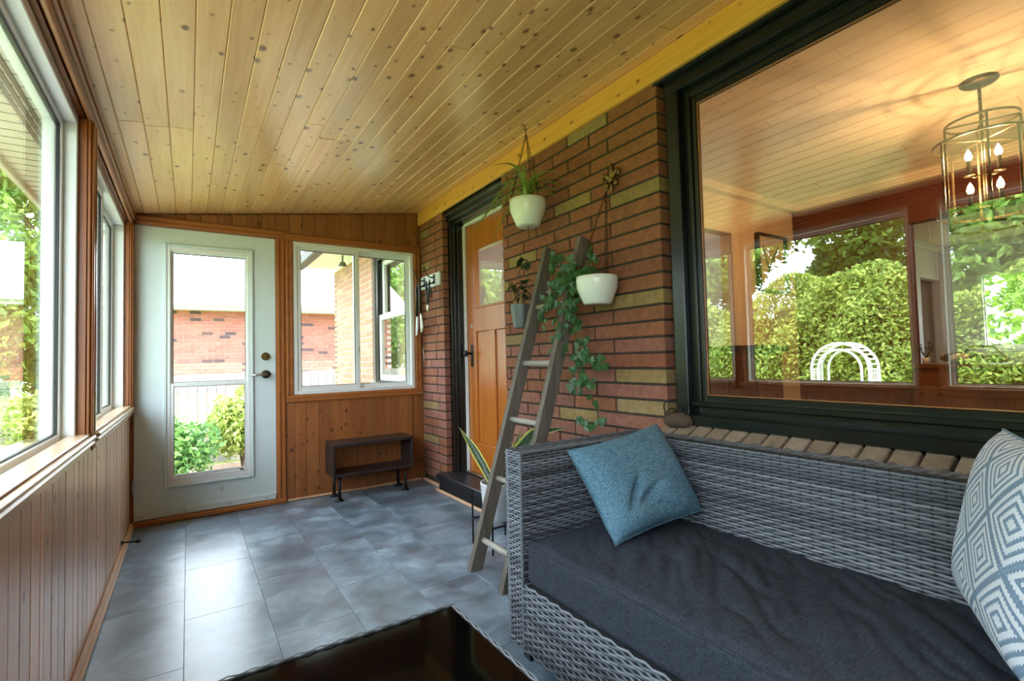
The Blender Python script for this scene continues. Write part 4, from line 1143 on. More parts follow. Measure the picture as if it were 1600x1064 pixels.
# ------------------------------------------------------------------ plants
def chain_mesh(mb_, p, q, link=0.018, r=0.0014):
    p = Vector(p); q = Vector(q); d = q - p; L = d.length; n_ = max(1, int(L / (link * 0.74))); d.normalize()
    a = d.orthogonal().normalized(); b = d.cross(a)
    for i in range(n_):
        c_ = p + d * (L * (i + 0.5) / n_); s_ = a if i % 2 else b
        mb_.tube([c_ + d * (link / 2 * math.cos(t_)) + s_ * (link * 0.27 * math.sin(t_)) for t_ in [2 * math.pi * k_ / 8 for k_ in range(8)]], r, 4, closed=True)
def strap_leaf(base, az, L, w, rise, droop, n_=10, fold=0.25, twist=0.0):
    """arching strap leaf with a folded midrib"""
    vs_ = []; fs = []
    d = Vector((math.cos(az), math.sin(az), 0)); sd_ = Vector((-math.sin(az), math.cos(az), 0))
    for i in range(n_ + 1):
        t_ = i / n_
        P = Vector(base) + d * (L * (0.15 * t_ + 0.75 * t_ * t_) * (0.4 + droop)) + Vector((0, 0, L * (rise * t_ - (rise * 0.55 + droop * 0.75) * t_ * t_)))
        ww = w * (0.55 + 0.45 * math.sin(math.pi * min(1, 0.2 + t_ * 0.8))) * (1 - t_ ** 4 * 0.97)
        vs_ += [P - sd_ * ww + Vector((0, 0, ww * fold)), P, P + sd_ * ww + Vector((0, 0, ww * fold))]
    for i in range(n_):
        a = i * 3
        fs += [(a, a + 1, a + 4, a + 3), (a + 1, a + 2, a + 5, a + 4)]
    return MB().add(vs_, fs)
# spider plant in a hanging white pot
P1 = Vector((1.95, -1.96, 1.985))
sp_ = empty('hanging_spider_plant', tuple(P1), 'spider plant in a white ceramic pot hanging from the ceiling', 'hanging plant')
def hang_pot(root, P, rt_, rb, h):
    MB().lathe([(0.0, -h + 0.004), (rb * 0.9, -h), (rb, -h + 0.006), (rt_ * 0.97, -h * 0.42), (rt_, -0.02), (rt_, 0.0), (rt_ - 0.008, 0.0), (rt_ - 0.010, -0.03), (rb, -h + 0.02), (0.0, -h + 0.018)], P, 36).build('pot', M['ceramic'], root, True)
    MB().lathe([(0.0, -0.022), (rt_ - 0.009, -0.028)], P, 24).build('soil', M['soil'], root)
hang_pot(sp_, P1, 0.106, 0.068, 0.152)
hk = Vector((1.95, -1.962, 2.405))
for k_ in range(3):
    a = 0.6 + k_ * 2.094
    mb = MB(); chain_mesh(mb, P1 + Vector((0.098 * math.cos(a), 0.098 * math.sin(a), -0.004)), hk + Vector((0, 0, -0.03)))
    mb.build('chain', M['chain'], sp_)
MB().tube([(1.95, -1.962, 2.432), (1.95, -1.957, 2.428), (1.95, -1.948, 2.42), (1.95, -1.948, 2.405), (1.95, -1.962, 2.395), (1.95, -1.972, 2.402)], 0.003, 6).tube([(1.95, -1.962, 2.395), (1.95, -1.962, 2.372)], 0.0025, 6).build('hook', M['iron'], sp_)
for i in range(34):
    az = R.uniform(0, 6.283)
    L = R.uniform(0.24, 0.44)
    b = P1 + Vector((R.uniform(-0.03, 0.03), R.uniform(-0.03, 0.03), -0.02))
    strap_leaf(b, az, L, R.uniform(0.006, 0.010), R.uniform(0.9, 1.5), R.uniform(0.35, 0.75)).build('leaf', M['spider'], sp_, True)
for az, L, rs, dr in ((1.35, 0.62, 1.2, 0.75), (1.6, 0.66, 1.0, 0.75), (1.75, 0.56, 0.9, 0.85), (1.45, 0.52, 0.8, 0.9), (1.2, 0.5, 1.7, 0.4), (1.5, 0.72, 1.1, 0.7), (-1.5, 0.3, 1.6, 0.35), (-1.8, 0.34, 1.3, 0.6)):
    strap_leaf(P1 + Vector((0, 0, -0.02)), az, L, 0.008, rs, dr).build('leaf', M['spider'], sp_, True)
MB().tube([P1 + Vector((0, 0, -0.150)), P1 + Vector((0.002, 0.004, -0.185)), P1 + Vector((0.004, 0.0, -0.20)), P1 + Vector((0.0, 0.004, -0.215))], 0.0025, 6).build('lower_hook', M['iron'], sp_)

def oval_leaf(P, d, upv, L, w, n_=6, curl=0.25):
    d = Vector(d).normalized(); s_ = d.cross(Vector(upv)).normalized(); u_ = s_.cross(d)
    vs_ = []; fs = []
    for i in range(n_ + 1):
        t_ = i / n_; ww = w * math.sin(math.pi * (0.04 + 0.94 * t_)) ** 0.8
        c_ = Vector(P) + d * L * t_ - u_ * (curl * L * t_ * t_)
        vs_ += [c_ - s_ * ww + u_ * ww * 0.2, c_, c_ + s_ * ww + u_ * ww * 0.2]
    for i in range(n_):
        a = i * 3; fs += [(a, a + 1, a + 4, a + 3), (a + 1, a + 2, a + 5, a + 4)]
    return MB().add(vs_, fs)
# small grey pot under the spider plant
P3 = Vector((2.015, -1.765, 1.405))
hp = empty('hanging_succulent', tuple(P3), 'dark leafed plant with fat stems in a small dimpled grey hanging pot', 'hanging plant')
mb = MB(); n_ = 28; rows_ = 14
vs_ = []; fs = []
for i in range(rows_ + 1):
    t_ = i / rows_; z = -0.145 + 0.145 * t_; r_ = 0.042 + 0.020 * t_
    for k_ in range(n_):
        a = 2 * math.pi * k_ / n_
        dm = 0.0022 * math.sin(7 * a + math.pi * (i % 4) / 2) * math.sin(math.pi * t_ * 7) * 1.6
        vs_.append((P3.x + (r_ + dm) * math.cos(a), P3.y + (r_ + dm) * math.sin(a), P3.z + z))
for i in range(rows_):
    for k_ in range(n_): fs.append((i * n_ + k_, i * n_ + (k_ + 1) % n_, (i + 1) * n_ + (k_ + 1) % n_, (i + 1) * n_ + k_))
fs.append(tuple(range(n_ - 1, -1, -1)))
mb.add(vs_, fs).lathe([(0.062, 0.0), (0.056, 0.0), (0.054, -0.02)], P3, 28).build('pot', M['grey_pot'], hp, True)
MB().lathe([(0.0, -0.014), (0.055, -0.018)], P3, 20).build('soil', M['soil'], hp)
MB().tube([P1 + Vector((0.0, 0.004, -0.218)), P3 + Vector((-0.01, -0.03, 0.30)), P3 + Vector((0.0, 0.0, 0.22))], 0.0012, 4).tube([P3 + Vector((0, 0, 0.22)), P3 + Vector((0.05, 0.0, 0.0))], 0.0012, 4).tube([P3 + Vector((0, 0, 0.22)), P3 + Vector((-0.03, 0.045, 0.0))], 0.0012, 4).tube([P3 + Vector((0, 0, 0.22)), P3 + Vector((-0.03, -0.045, 0.0))], 0.0012, 4).build('hanger_cord', M['chain'], hp)
for k_, (dx, dy, h) in enumerate(((-0.02, 0.016, 0.10), (0.012, -0.008, 0.12), (-0.01, -0.022, 0.08))):
    b = P3 + Vector((dx * 0.7, dy * 0.7, -0.018))
    MB().tube([b, b + Vector((dx * 0.5, dy * 0.5, h * 0.4)), b + Vector((dx, dy, h))], [0.017, 0.014, 0.006], 10).build('fat_stem', M['caudex'], hp, True)
    for q in range(7):
        a = R.uniform(0, 6.28)
        oval_leaf(b + Vector((dx, dy, h + R.uniform(-0.02, 0.05))), (math.cos(a), math.sin(a), R.uniform(-0.6, 0.6)), (0, 0, 1), R.uniform(0.05, 0.085), R.uniform(0.014, 0.024)).build('leaf', M['hoya'], hp, True)
tw = [P3 + Vector((0.0, -0.02, 0.05)), P3 + Vector((0.01, -0.07, 0.14)), P3 + Vector((0.0, -0.09, 0.23)), P3 + Vector((-0.02, -0.06, 0.28))]
MB().tube(tw, 0.003, 6).build('trailing_stem', M['stem'], hp)
for i in range(10):
    t_ = R.random(); j = min(2, int(t_ * 3)); f_ = t_ * 3 - j
    P = tw[j].lerp(tw[j + 1], f_); a = R.uniform(0, 6.28)
    oval_leaf(P, (math.cos(a), math.sin(a), -0.5), (0, 0, 1), R.uniform(0.05, 0.08), R.uniform(0.016, 0.024)).build('leaf', M['hoya'], hp, True)

# second white pot on a brass bracket
P2 = Vector((2.005, -2.452, 1.470))
h2 = empty('hanging_ivy', tuple(P2), 'trailing green ivy in a white pot chained to a brass wall bracket', 'hanging plant')
hang_pot(h2, P2, 0.103, 0.070, 0.138)
HK2 = Vector((2.065, -2.475, 1.900))
for k_ in range(3):
    a = 0.2 + k_ * 2.094
    mb = MB(); chain_mesh(mb, P2 + Vector((0.095 * math.cos(a), 0.095 * math.sin(a), -0.004)), HK2)
    mb.build('chain', M['chain'], h2)
br = empty('wall_bracket', (2.118, -2.48, 1.95), 'ornate brass fleur bracket fixed to the brick wall', 'bracket')
bc = Vector((2.104, -2.478, 1.975))
MB().ball(bc + Vector((0, 0, 0.03)), (0.014, 0.017, 0.048), 10, 8).build('centre_petal', M['brass'], br, True)
for s_ in (-1, 1):
    MB().tube([bc + Vector((0, s_ * 0.006, -0.01)), bc + Vector((-0.004, s_ * 0.03, 0.02)), bc + Vector((-0.006, s_ * 0.05, 0.03)), bc + Vector((-0.008, s_ * 0.058, 0.01)), bc + Vector((-0.01, s_ * 0.046, 0.0))], [0.009, 0.012, 0.011, 0.010, 0.006], 8).build('side_petal', M['brass'], br, True)
    MB().ball(bc + Vector((-0.004, s_ * 0.032, -0.03)), (0.012, 0.015, 0.017), 10, 7).build('lower_boss', M['brass'], br, True)
MB().ball(bc + Vector((-0.006, 0, -0.012)), (0.014, 0.016, 0.014), 10, 7).ball(bc + Vector((-0.004, 0, -0.05)), (0.012, 0.013, 0.024), 10, 7).build('band', M['brass'], br, True)
MB().tube([bc + Vector((-0.005, 0, -0.045)), bc + Vector((-0.020, 0.002, -0.060)), bc + Vector((-0.040, 0.003, -0.075)), bc + Vector((-0.045, 0.003, -0.062))], 0.0035, 6).build('hook', M['brass'], br)

# ivy trailing from the second pot across the ladder
def ivy_mesh(sz):
    pts = [(0, 0), (0.28, -0.12), (0.50, 0.10), (0.34, 0.28), (0.46, 0.52), (0.22, 0.50), (0, 0.95), (-0.22, 0.50), (-0.46, 0.52), (-0.34, 0.28), (-0.50, 0.10), (-0.28, -0.12)]
    vs_ = [(0, 0.28 * sz, 0.03 * sz)] + [(p[0] * sz, p[1] * sz, -0.10 * sz * (abs(p[0]) * 2) ** 2) for p in pts]
    me = bpy.data.meshes.new('leaf'); me.from_pydata(vs_, [], [(0, i + 1, (i + 1) % 12 + 1) for i in range(12)]); me.materials.append(M['ivy'])
    return me
IVM = [ivy_mesh(s_) for s_ in (0.031, 0.040, 0.049)]
def put_leaf(P, nrm, tip, parent):
    o = bpy.data.objects.new('leaf', R.choice(IVM)); col.objects.link(o)
    nrm = Vector(nrm).normalized(); tip = Vector(tip); tip = (tip - nrm * tip.dot(nrm)).normalized()
    xx = tip.cross(nrm)
    o.matrix_world = Matrix(((xx.x, tip.x, nrm.x, P[0]), (xx.y, tip.y, nrm.y, P[1]), (xx.z, tip.z, nrm.z, P[2]), (0, 0, 0, 1)))
    setparent(o, parent)
def vine(pts, nl, parent, spread=0.03):
    pts = [Vector(p) for p in pts]
    MB().tube(pts, 0.0018, 5).build('vine', M['stem'], parent)
    for i in range(nl):
        t_ = (i + R.random()) / nl * (len(pts) - 1); j = min(len(pts) - 2, int(t_))
        P = pts[j].lerp(pts[j + 1], t_ - j) + Vector((R.uniform(-spread, spread * 0.3), R.uniform(-spread, spread), R.uniform(-spread, spread)))
        P.x = min(P.x, 2.10)
        put_leaf(P, (-1.0, R.uniform(-1.1, 0.5), R.uniform(-0.3, 0.8)), (R.uniform(-0.3, 0.3), R.uniform(-0.7, 0.7), -1.0), parent)
S2 = tuple(P2 + Vector((-0.03, 0.06, -0.01)))
for pts, nl, spr in (
        ([S2, (1.985, -2.33, 1.52), (1.975, -2.25, 1.59), (1.965, -2.20, 1.62), (1.96, -2.17, 1.58)], 40, 0.045),
        ([S2, (1.96, -2.31, 1.53), (1.95, -2.23, 1.50), (1.94, -2.19, 1.42), (1.94, -2.17, 1.34)], 36, 0.045),
        ([S2, (1.95, -2.29, 1.50), (1.93, -2.22, 1.42), (1.93, -2.14, 1.36), (1.93, -2.11, 1.27)], 34, 0.04),
        ([S2, (1.93, -2.31, 1.45), (1.92, -2.31, 1.30), (1.92, -2.28, 1.20), (1.92, -2.25, 1.14)], 40, 0.045),
        ([S2, (1.95, -2.34, 1.40), (1.95, -2.35, 1.25), (1.95, -2.40, 1.12), (1.95, -2.38, 1.02), (1.95, -2.34, 0.92)], 64, 0.04),
        ([(1.95, -2.39, 1.14), (1.96, -2.45, 1.09), (1.97, -2.51, 1.05)], 18, 0.03),
        ([(1.95, -2.37, 1.0), (1.95, -2.41, 0.96), (1.96, -2.46, 0.97)], 12, 0.03),
        ([(1.95, -2.38, 1.0), (1.97, -2.43, 0.87), (2.0, -2.46, 0.79), (2.0, -2.40, 0.73)], 9, 0.018),
        ([(2.0, -2.40, 0.73), (2.0, -2.34, 0.76), (2.0, -2.28, 0.75)], 6, 0.018),
        ([tuple(P2 + Vector((0.02, 0.02, -0.02))), tuple(P2 + Vector((0.02, 0.05, 0.08))), tuple(P2 + Vector((0.0, 0.06, 0.14)))], 16, 0.03),
        ([tuple(P2 + Vector((-0.02, -0.02, -0.02))), tuple(P2 + Vector((-0.05, 0.03, 0.04))), tuple(P2 + Vector((-0.06, 0.08, 0.02)))], 10, 0.02)):
    vine(pts, nl, h2, spr)

# snake plant in a white planter on a wire stand behind the ladder
PC = Vector((1.825, -1.765, 0.150))
pst = empty('plant_stand', (PC.x, PC.y, 0.0), 'black wire plant stand behind the ladder', 'plant stand')
for a in (-1, 1):
    for b in (-1, 1): MB().tube([(PC.x + a * 0.112, PC.y + b * 0.112, 0.0), (PC.x + a * 0.112, PC.y + b * 0.112, 0.31)], 0.0055, 8).build('leg', M['iron'], pst)
MB().box(PC.x - 0.114, PC.x + 0.114, PC.y - 0.006, PC.y + 0.006, 0.138, 0.149).box(PC.x - 0.006, PC.x + 0.006, PC.y - 0.114, PC.y + 0.114, 0.1385, 0.1495).tube([(PC.x + a * 0.112, PC.y + b * 0.112, 0.145) for a, b in ((-1, -1), (1, -1), (1, 1), (-1, 1))], 0.005, 6, closed=True).build('cradle', M['iron'], pst)
snp = empty('snake_plant', tuple(PC), 'snake plant in a white ribbed planter on the wire stand', 'plant')
mb = MB(); n_ = 60; vs_ = []; fs = []
prof = [(0.076, 0.0), (0.084, 0.01), (0.102, 0.205), (0.104, 0.215), (0.096, 0.215), (0.094, 0.19)]
for i, (r_, z) in enumerate(prof):
    for k_ in range(n_):
        a = 2 * math.pi * k_ / n_; rr = r_ + (0.0022 * (1 if k_ % 2 else -1) if 0 < i < 3 else 0)
        vs_.append((PC.x + rr * math.cos(a), PC.y + rr * math.sin(a), PC.z + z))
for i in range(len(prof) - 1):
    for k_ in range(n_): fs.append((i * n_ + k_, i * n_ + (k_ + 1) % n_, (i + 1) * n_ + (k_ + 1) % n_, (i + 1) * n_ + k_))
fs.append(tuple(range(n_ - 1, -1, -1)))
mb.add(vs_, fs).build('planter', M['white_pl'], snp, True)
MB().lathe([(0.0, 0.185), (0.090, 0.182)], PC, 24).build('soil', M['soil'], snp)
snt = NT('variegated snake plant leaf'); uvn = snt.new('ShaderNodeUVMap').outputs[0]; sx_ = snt.new('ShaderNodeSeparateXYZ'); snt.link(uvn, sx_.inputs[0])
eg = snt.math('ABSOLUTE', snt.math('SUBTRACT', sx_.outputs[0], 0.5))
bands = snt.noise(snt.vmath('MULTIPLY', uvn, (1, 14, 1)), 2.0, 3)
snt.link(snt.mix(snt.math('GREATER_THAN', eg, 0.36), snt.ramp(bands, [(0.4, srgb(30, 50, 30)), (0.6, srgb(66, 88, 58))]), srgb(198, 196, 96)), snt.b.inputs['Base Color']); snt.b.inputs['Roughness'].default_value = 0.35
def sword(pts, w, face):
    mb_ = MB(); mb_.uv = []; pts = [Vector(p) for p in pts]; m_ = 14; vs_ = []; fs = []
    for i in range(m_ + 1):
        t_ = i / m_; j = min(len(pts) - 2, int(t_ * (len(pts) - 1))); f_ = t_ * (len(pts) - 1) - j
        P = pts[j].lerp(pts[j + 1], f_); d = (pts[j + 1] - pts[j]).normalized()
        s_ = d.cross(Vector(face)).normalized(); u_ = s_.cross(d)
        ww = w * (0.7 + 0.3 * math.sin(math.pi * t_)) * (1 - max(0, t_ - 0.6) / 0.4 * 0.96)
        for q in range(5):
            e = q / 4 - 0.5; vs_.append(P + s_ * e * 2 * ww + u_ * (4 * e * e) * ww * 0.35); mb_.uv.append((q / 4, t_))
    for i in range(m_):
        for q in range(4): fs.append((i * 5 + q, i * 5 + q + 1, (i + 1) * 5 + q + 1, (i + 1) * 5 + q))
    return mb_.add(vs_, fs)
S0 = PC + Vector((0, 0, 0.18))
for pts, w, fc in (([S0 + Vector((-0.01, 0.03, 0)), S0 + Vector((-0.02, 0.12, 0.10)), S0 + Vector((-0.03, 0.25, 0.21)), S0 + Vector((-0.045, 0.40, 0.315))], 0.028, (-1, -0.3, 0.7)),
                   ([S0 + Vector((0.0, -0.02, 0)), S0 + Vector((0.05, -0.12, 0.20)), S0 + Vector((0.08, -0.28, 0.34)), S0 + Vector((0.10, -0.52, 0.390))], 0.040, (-1, -0.6, 0.25)),
                   ([S0 + Vector((0.03, 0.0, 0)), S0 + Vector((0.06, 0.01, 0.12)), S0 + Vector((0.09, 0.02, 0.24))], 0.026, (-1, -0.4, 0)),
                   ([S0 + Vector((0.02, -0.03, 0)), S0 + Vector((0.06, -0.05, 0.16)), S0 + Vector((0.12, -0.08, 0.33))], 0.028, (-1, -0.6, 0))):
    sword(pts, w, fc).build('leaf', snt.m, snp, True)

# stone with a wire handle on the sill corner
gs = empty('wire_stone', (2.10, -2.83, 0.77), 'dark brown stone with a black wire handle on the brick sill corner', 'ornament')
mb = MB().ball((2.092, -2.835, 0.790), (0.042, 0.072, 0.036), 18, 10)
mb.v = [(a[0] + 0.004 * math.sin(a[1] * 90), a[1], a[2] + 0.003 * math.sin(a[1] * 60 + a[0] * 80)) for a in mb.v]
mb.build('stone', plain('dark stone', srgb(78, 62, 52), 0.8, var=0.3, bump=0.6, bscale=60), gs, True)
MB().tube([(2.085, -2.775, 0.805), (2.085, -2.768, 0.85), (2.085, -2.775, 0.868), (2.085, -2.83, 0.872), (2.085, -2.878, 0.866), (2.085, -2.886, 0.85), (2.085, -2.875, 0.805)], 0.0035, 6).tube([(2.085, -2.775, 0.815), (2.085, -2.80, 0.84), (2.085, -2.85, 0.84), (2.085, -2.878, 0.812)], 0.003, 6).build('wire_handle', M['iron'], gs)

# ------------------------------------------------------------------ outdoors: ground, roofs, houses
tag(MB().box(-60, 60, -40, 90, GR - 0.2, GR).build('ground', M['lawn']), 'bright sunlit lawn around the house', 'lawn', kind='structure')
M['concrete'] = plain('pale concrete', srgb(176, 172, 166), 0.9, var=0.06)
tag(MB().box(-2.6, -0.16, -9.0, 1.0, GR - 0.05, GR + 0.03).build('ground_patio', M['concrete']), 'pale concrete walk beside the porch', 'ground', kind='structure')
tag(MB().box(-1.5, 4.0, 3.6, 6.05, GR - 0.05, GR + 0.03).build('ground_bed', M['mulch']), 'brown mulch bed below the fence', 'ground', kind='structure')
# porch roof, eave and house roof
mb = MB().prism([(-0.50, 2.235), (2.36, 2.64), (2.36, 2.70), (-0.50, 2.30)], 1, YB - 0.4, 0.45)
tag(mb.build('roof_porch', M['shingle']), 'low sloping porch roof', 'roof', kind='structure')
ev = empty('porch_eave', (-0.35, -3.0, 2.2), 'pale soffit and fascia of the porch eave outside the left windows', 'eave', kind='structure')
MB().box(-0.49, -0.142, YB - 0.4, 0.45, 2.195, 2.21).build('soffit_panel', M['soffit'], ev)
MB().box(-0.52, -0.49, YB - 0.4, 0.45, 2.16, 2.30, 0.004).build('fascia', M['soffit'], ev)
for i in range(3): MB().box(-0.30 + i * 0.025, -0.285 + i * 0.025, YB - 0.4, 0.45, 2.190, 2.1955).build('vent_strip', M['vent'], ev)
for i in range(40):
    y = 0.40 - i * 0.10
    if y > -3: piece('soffit_seam', (0.345, 0.004, 0.004), (-0.316, y, 2.1945), M['vent'], ev, 0.0005)
hr_ = empty('sun_block_roof', (6, -2, 2.72), 'unseen house roof put in to block the sun', 'roof', kind='structure')  # added out of view, keeps direct sun off the porch
MB().prism([(1.72, 2.715), (10.6, 2.715), (10.6, 2.80), (6.2, 4.4), (1.72, 2.80)], 1, -7.4, 3.45).build('roof_deck', M['shingle'], hr_)
# own house wall that continues past the end wall
mb = MB().box(W + 0.006, W + 0.25, 1.46, 3.22, GR, 2.72).box(W + 0.006, W + 0.25, 0.145, 0.30, GR, 2.72).box(W + 0.006, W + 0.25, 0.30, 1.46, GR, 0.83).box(W + 0.006, W + 0.25, 0.30, 1.46, 2.36, 2.72).box(W + 0.006, 10.2, 3.10, 3.22, GR, 2.72)
wx = tag(mb.build('wall_outer', M['nmortar']), 'pale brick outer house wall seen through the end window', 'wall', kind='structure')
for k in range(8, 32):
    z = Z0 + ZP * k
    e = [3.22 - 0.318 * (j + (0.5 if k % 2 else 1)) for j in range(6)]
    js = [3.22] + [j for j in e if 1.49 < j < 3.19] + [1.46]
    for a, b in zip(js[:-1], js[1:]):
        piece('brick', (0.09, a - b - MJ, ZP - MJ), (W + 0.045, (a + b) / 2, z + ZP / 2), M['obrick'], wx, 0.003)
wn = empty('window_10', (W + 0.08, 0.9, 0.84), 'dark framed house window seen through the end wall window', 'window', kind='structure')
ring(MB(), 0, 0.31, 1.45, 0.84, 2.36, W + 0.03, W + 0.14, 0.11, 0.004, 0.03).build('window_frame', M['black_frame'], wn)
MB().box(W - 0.03, W + 0.16, 0.28, 1.46, 0.79, 0.845, 0.004).build('sill', M['white_trim'], wn)
s1 = ring(MB(), 0, 0.42, 1.34, 0.87, 1.62, W + 0.05, W + 0.09, 0.06, 0.003).build('lower_sash', M['white_vinyl'], wn)
s2 = ring(MB(), 0, 0.42, 1.34, 1.58, 2.26, W + 0.09, W + 0.13, 0.06, 0.003).build('upper_sash', M['white_vinyl'], wn)
pane('pane', 0, 0.47, 1.29, 0.92, 1.57, W + 0.07, M['bigglass'], s1); pane('pane', 0, 0.47, 1.29, 1.63, 2.21, W + 0.11, M['bigglass'], s2)
eo = empty('house_eave', (1.9, 1.8, 2.4), 'white soffit and dark gutter of the house eave', 'eave', kind='structure')
MB().box(1.74, 2.30, 0.46, 3.44, 2.50, 2.52).build('soffit_panel', M['white_trim'], eo)
MB().box(2.10, 2.14, 0.46, 3.30, 2.40, 2.50).build('frieze_board', M['white_trim'], eo)
MB().box(1.62, 1.74, 0.46, 3.46, 2.46, 2.60, 0.012).build('gutter', M['vent'], eo)
el = empty('eave_lamp', (2.02, 2.35, 2.4), 'small dark lamp hanging under the white soffit outside', 'lamp')
MB().tube([(2.02, 2.35, 2.50), (2.02, 2.35, 2.42)], 0.012, 8).build('stem', M['vent'], el)
MB().lathe([(0.0, 0.06), (0.03, 0.05), (0.055, 0.0), (0.0, 0.005)], (2.02, 2.35, 2.36), 14).build('shade', M['vent'], el, True)

# neighbour's house
NY = 8.0
nh = empty('neighbour_house', (2.0, NY, GR), 'red brick neighbouring house with white eaves seen through the white door', 'house')
MB().box(-0.30, 9.0, NY + 0.006, NY + 6.0, GR, 2.30).build('wall', M['nmortar'], nh)
nb = []
BL, BH = 0.213, 0.0735
for k in range(19):
    z = 0.86 + BH * k
    x = -0.30 + (0.5 * BL if k % 2 else 0)
    while x < 3.9:
        if -0.35 < x < 3.75 and not (1.75 < x < 2.05):
            q = R.random()
            piece('brick', (BL - 0.010, 0.02, BH - 0.010), (x + BL / 2, NY + 0.002, z + BH / 2), M['nbrick_d'] if q < 0.10 else M['nbrick'], nh, 0.002)
        x += BL
sm_ = MB()
for k in range(-20, 19):
    z = 0.86 + BH * k
    x = -0.30 + (0.5 * BL if k % 2 else 0)
    while x < 8.8:
        if k < 0 or not (-0.35 < x < 3.75) or (1.75 < x < 2.05):
            sm_.box(x + 0.005, x + BL - 0.005, NY - 0.008, NY + 0.012, z + 0.005, z + BH - 0.005)
        x += BL
o = sm_.build('bricks', M['nbrick'], nh); o['kind'] = 'stuff'
MB().box(-0.55, 9.4, NY - 0.42, NY + 0.05, 2.26, 2.30).build('soffit', M['white_trim'], nh)
MB().box(-0.55, 9.4, NY - 0.47, NY - 0.42, 2.24, 2.42, 0.004).build('fascia', M['white_trim'], nh)
MB().box(-0.55, 9.4, NY - 0.58, NY - 0.47, 2.31, 2.42, 0.01).build('gutter', M['white_trim'], nh)
MB().prism([(NY - 0.5, 2.42), (NY + 6.5, 2.42), (NY + 3.0, 4.3)], 0, -0.55, 9.4).build('roof', M['shingle'], nh)
# fence between the gardens
fe = empty('board_fence', (1.5, 6.3, GR), 'pale grey board fence in front of the brick neighbour house', 'fence')
for i in range(33):
    x = -0.36 + i * 0.148
    piece('board', (0.140, 0.018, 1.60 + 0.0), (x, 6.3, GR + 0.83), M['fence'], fe, 0.003)
for z in (GR + 0.35, GR + 1.30): part_box('rail', (-0.43, 4.5, 6.32, 6.36, z, z + 0.09), M['fence'], fe)
for x in (-0.36, 1.2, 2.8, 4.3): part_box('post', (x - 0.045, x + 0.045, 6.36, 6.45, GR, GR + 1.66), M['fence'], fe)

# ------------------------------------------------------------------ foliage
def leaves(n_, sample, size, rs):
    """n_ small bent leaves (two triangles each) at sampled points"""
    vs_ = []; fs = []
    for i in range(n_):
        P, out = sample(rs)
        P = Vector(P)
        d = (Vector((rs.gauss(0, 1), rs.gauss(0, 1), rs.gauss(0, 1))) + Vector(out) * 0.8).normalized()
        a = d.orthogonal().normalized(); b = d.cross(a)
        t_ = rs.uniform(0, 6.28); u_ = a * math.cos(t_) + b * math.sin(t_); w_ = d.cross(u_)
        s_ = size * rs.uniform(0.6, 1.3)
        k_ = len(vs_)
        vs_ += [tuple(P - u_ * s_), tuple(P + w_ * s_ * 0.45), tuple(P + u_ * s_ + d * s_ * 0.25), tuple(P - w_ * s_ * 0.45)]
        fs.append((k_, k_ + 1, k_ + 2, k_ + 3))
    mb_ = MB(); mb_.v = vs_; mb_.f = fs
    return mb_
def blob_sampler(blobs):
    tot = [b[1][0] * b[1][1] + b[1][1] * b[1][2] + b[1][0] * b[1][2] for b in blobs]
    def f(rs):
        c_, r_ = rs.choices(blobs, tot)[0]
        d = Vector((rs.gauss(0, 1), rs.gauss(0, 1), rs.gauss(0, 1))).normalized()
        k_ = rs.uniform(0.65, 1.05) + 0.12 * math.sin(d.x * 9) * math.sin(d.y * 8 + d.z * 7)
        return (c_[0] + d.x * r_[0] * k_, c_[1] + d.y * r_[1] * k_, c_[2] + d.z * r_[2] * k_), d
    return f
def shrub(name, c_, r_, n_, size, mat, label, seedv):
    rs = random.Random(seedv)
    root = empty(name, (c_[0], c_[1], GR), label, 'shrub')
    blobs = [((c_[0] + rs.uniform(-0.5, 0.5) * r_[0], c_[1] + rs.uniform(-0.5, 0.5) * r_[1], c_[2] + rs.uniform(-0.45, 0.45) * r_[2]), (r_[0] * 0.62, r_[1] * 0.62, r_[2] * 0.55)) for _ in range(7)]
    o_ = leaves(n_, blob_sampler(blobs), size, rs).build('foliage', mat, root); o_['kind'] = 'stuff'
    for i in range(4):
        a = rs.uniform(0, 6.28)
        MB().tube([(c_[0], c_[1], GR), (c_[0] + 0.3 * r_[0] * math.cos(a), c_[1] + 0.3 * r_[1] * math.sin(a), c_[2] + r_[2] * 0.3)], [0.02, 0.006], 6).build('stem', M['bark'], root)
shrub('garden_shrub', (0.25, 4.50, -0.12), (0.55, 0.42, 0.58), 2600, 0.055, M['shrub_leaf'], 'round blue green shrub seen low in the white door', 3)
shrub('garden_shrub', (1.10, 5.45, 0.20), (0.55, 0.40, 0.85), 3400, 0.055, M['lime_leaf'], 'tall yellow green shrub beside the fence behind the white door', 4)
shrub('garden_shrub', (-1.15, 6.6, -0.35), (0.5, 0.45, 0.45), 1500, 0.05, M['shrub_leaf'], 'low green shrub at the far left of the fence', 5)
for i, (x, y, r_) in enumerate(((0.35, 4.02, 0.10), (0.65, 4.0, 0.12), (0.95, 4.05, 0.11), (1.25, 4.1, 0.12), (0.05, 4.0, 0.1))):
    mb = MB().ball((x, y, GR + r_ * 0.35), (r_ * 1.3, r_, r_ * 0.6), 10, 6)
    tag(mb.build('edging_stone', M['nmortar'], None, True), ['second pale edging stone from the left at the mulch bed', 'middle pale edging stone at the mulch bed', 'second pale edging stone from the right at the mulch bed', 'rightmost pale edging stone at the mulch bed', 'leftmost pale edging stone at the mulch bed'][i], 'stone', group='edging stones of the mulch bed')
